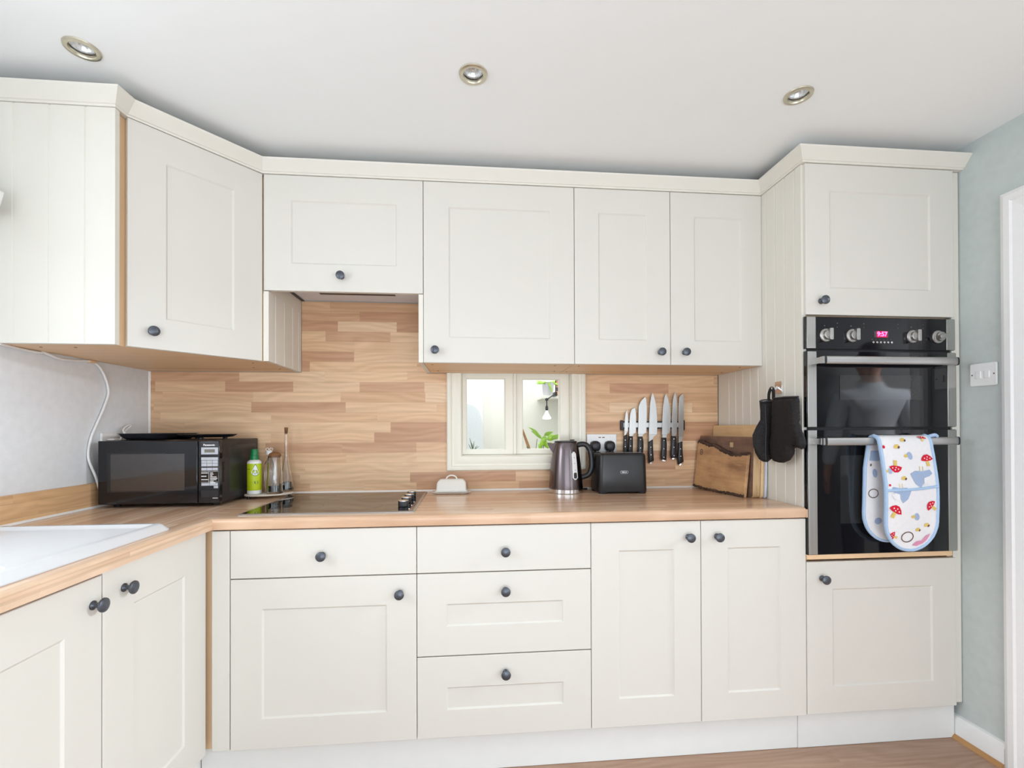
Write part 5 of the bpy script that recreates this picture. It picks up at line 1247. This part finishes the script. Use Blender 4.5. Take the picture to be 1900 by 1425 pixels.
H = Sk(); H.chain(H.add((0, -.050, 1.590), (.058, .040)), ((0, -.030, 1.660), (.086, .080)), ((0, -.005, 1.725), (.074, .086)), ((0, .055, 1.728), (.055, .030)))
H.build('hair', 'hair')
for s_ in (-1, 1):
    Q = Sk(); Q.chain(Q.add((s_ * .11, -.05, .045), .044), ((s_ * .115, .06, .042), .042), ((s_ * .125, .17, .032), .030)); Q.build('shoe', 'ink')
    c_ = RZ @ Vector((s_ * .032, .092, 1.665)) + PO
    MB().lathe([(.001, -.009), (.0075, -.005), (.009, 0), (.0075, .005), (.001, .009)], tuple(c_), n=12).build('eye', 'ink', t)
MB().tube([tuple(RZ @ Vector((.022 * k / 3, .094 - .004 * abs(k) / 3, 1.588)) + PO) for k in range(-3, 4)], [.002, .004, .005, .005, .005, .004, .002], 8).build('mouth', plain('lip', rgb(176, 110, 100), .5), t)

# ================================================================== light, world, camera
def area(name, loc, direction, sx, sy, power, col=(1, 1, 1), spread=180):
    l = bpy.data.lights.new(name, 'AREA'); l.shape = 'RECTANGLE'; l.size = sx; l.size_y = sy; l.energy = power; l.color = col; l.spread = math.radians(spread)
    o = bpy.data.objects.new(name, l); C.objects.link(o); o.location = loc
    o.rotation_mode = 'QUATERNION'; o.rotation_quaternion = Vector(direction).to_track_quat('-Z', 'Y'); return o
LP = dict(sink_sky=18, sink_level=4.5, patio=15, ceiling_fill=62, side=36, hall=180, hatch=30, world=1.9)
area('daylight_sink_window_sky', (XL - .28, -1.58, 1.75), (1, 0, -.75), .98, .95, LP['sink_sky'], (.86, .935, 1.0))
area('daylight_sink_window', (XL - .20, -1.58, 1.56), (1, 0, 0), .98, .92, LP['sink_level'], (.86, .935, 1.0))
area('added_rear_fill', (1.05, YR - .25, 1.25), (0, 1, .0), 2.5, 1.6, LP['patio'], (.86, .935, 1.0))  # fill lamp added behind the guessed rear doors
area('upward_ceiling_fill', (1.05, YR - .30, .25), (0, 1, 1.0), 2.5, .9, LP['ceiling_fill'], (.86, .935, 1.0))  # fill lamp added low outside, aimed up to brighten the ceiling
area('added_side_fill', (XR + .30, -3.1, 1.15), (-1, 0, 0), 1.6, 1.9, LP['side'], (.86, .935, 1.0))  # fill lamp added behind the made-up side opening
area('added_hall_fill', (4.6, -1.2, 2.1), (-.3, 0, -1), .8, .8, LP['hall'], (.86, .935, 1.0))  # guessed overhead lamp, added to light the hall and the kitchen's right side
area('daylight_hatch_room', (1.2, .75, 2.5), (0, 0, -1), 2.4, 1.0, LP['hatch'], (.95, .98, 1))
w = bpy.data.worlds.new('world'); bpy.context.scene.world = w; w.use_nodes = True
bg = w.node_tree.nodes['Background']; bg.inputs[0].default_value = (.84, .92, 1, 1); bg.inputs[1].default_value = LP['world']

sc = bpy.context.scene
cam = bpy.data.cameras.new('camera'); co = bpy.data.objects.new('camera', cam); C.objects.link(co); sc.camera = co
cam.sensor_fit = 'HORIZONTAL'; cam.sensor_width = 36; cam.lens = 36 * 864.92 / 1900
cam.shift_x = 0; cam.shift_y = (790.33 - 712.5) / 1900; cam.clip_start = .02
yaw, pitch, roll = .09, .0054, -.0031
F_ = Vector((sin(yaw) * cos(pitch), cos(yaw) * cos(pitch), sin(pitch))); R_ = Vector((cos(yaw), -sin(yaw), 0)); U_ = R_.cross(F_)
R2 = R_ * cos(roll) + U_ * sin(roll); U2 = -R_ * sin(roll) + U_ * cos(roll)
mt = Matrix.Identity(4)
for i in range(3): mt[i][0], mt[i][1], mt[i][2], mt[i][3] = R2[i], U2[i], -F_[i], (.7803, -2.1967, 1.184)[i]
co.matrix_world = mt
sc.view_settings.view_transform = 'Standard'; sc.view_settings.look = 'None'; sc.view_settings.gamma = 1; sc.view_settings.use_curve_mapping = False
sc.view_settings.exposure = -0.01
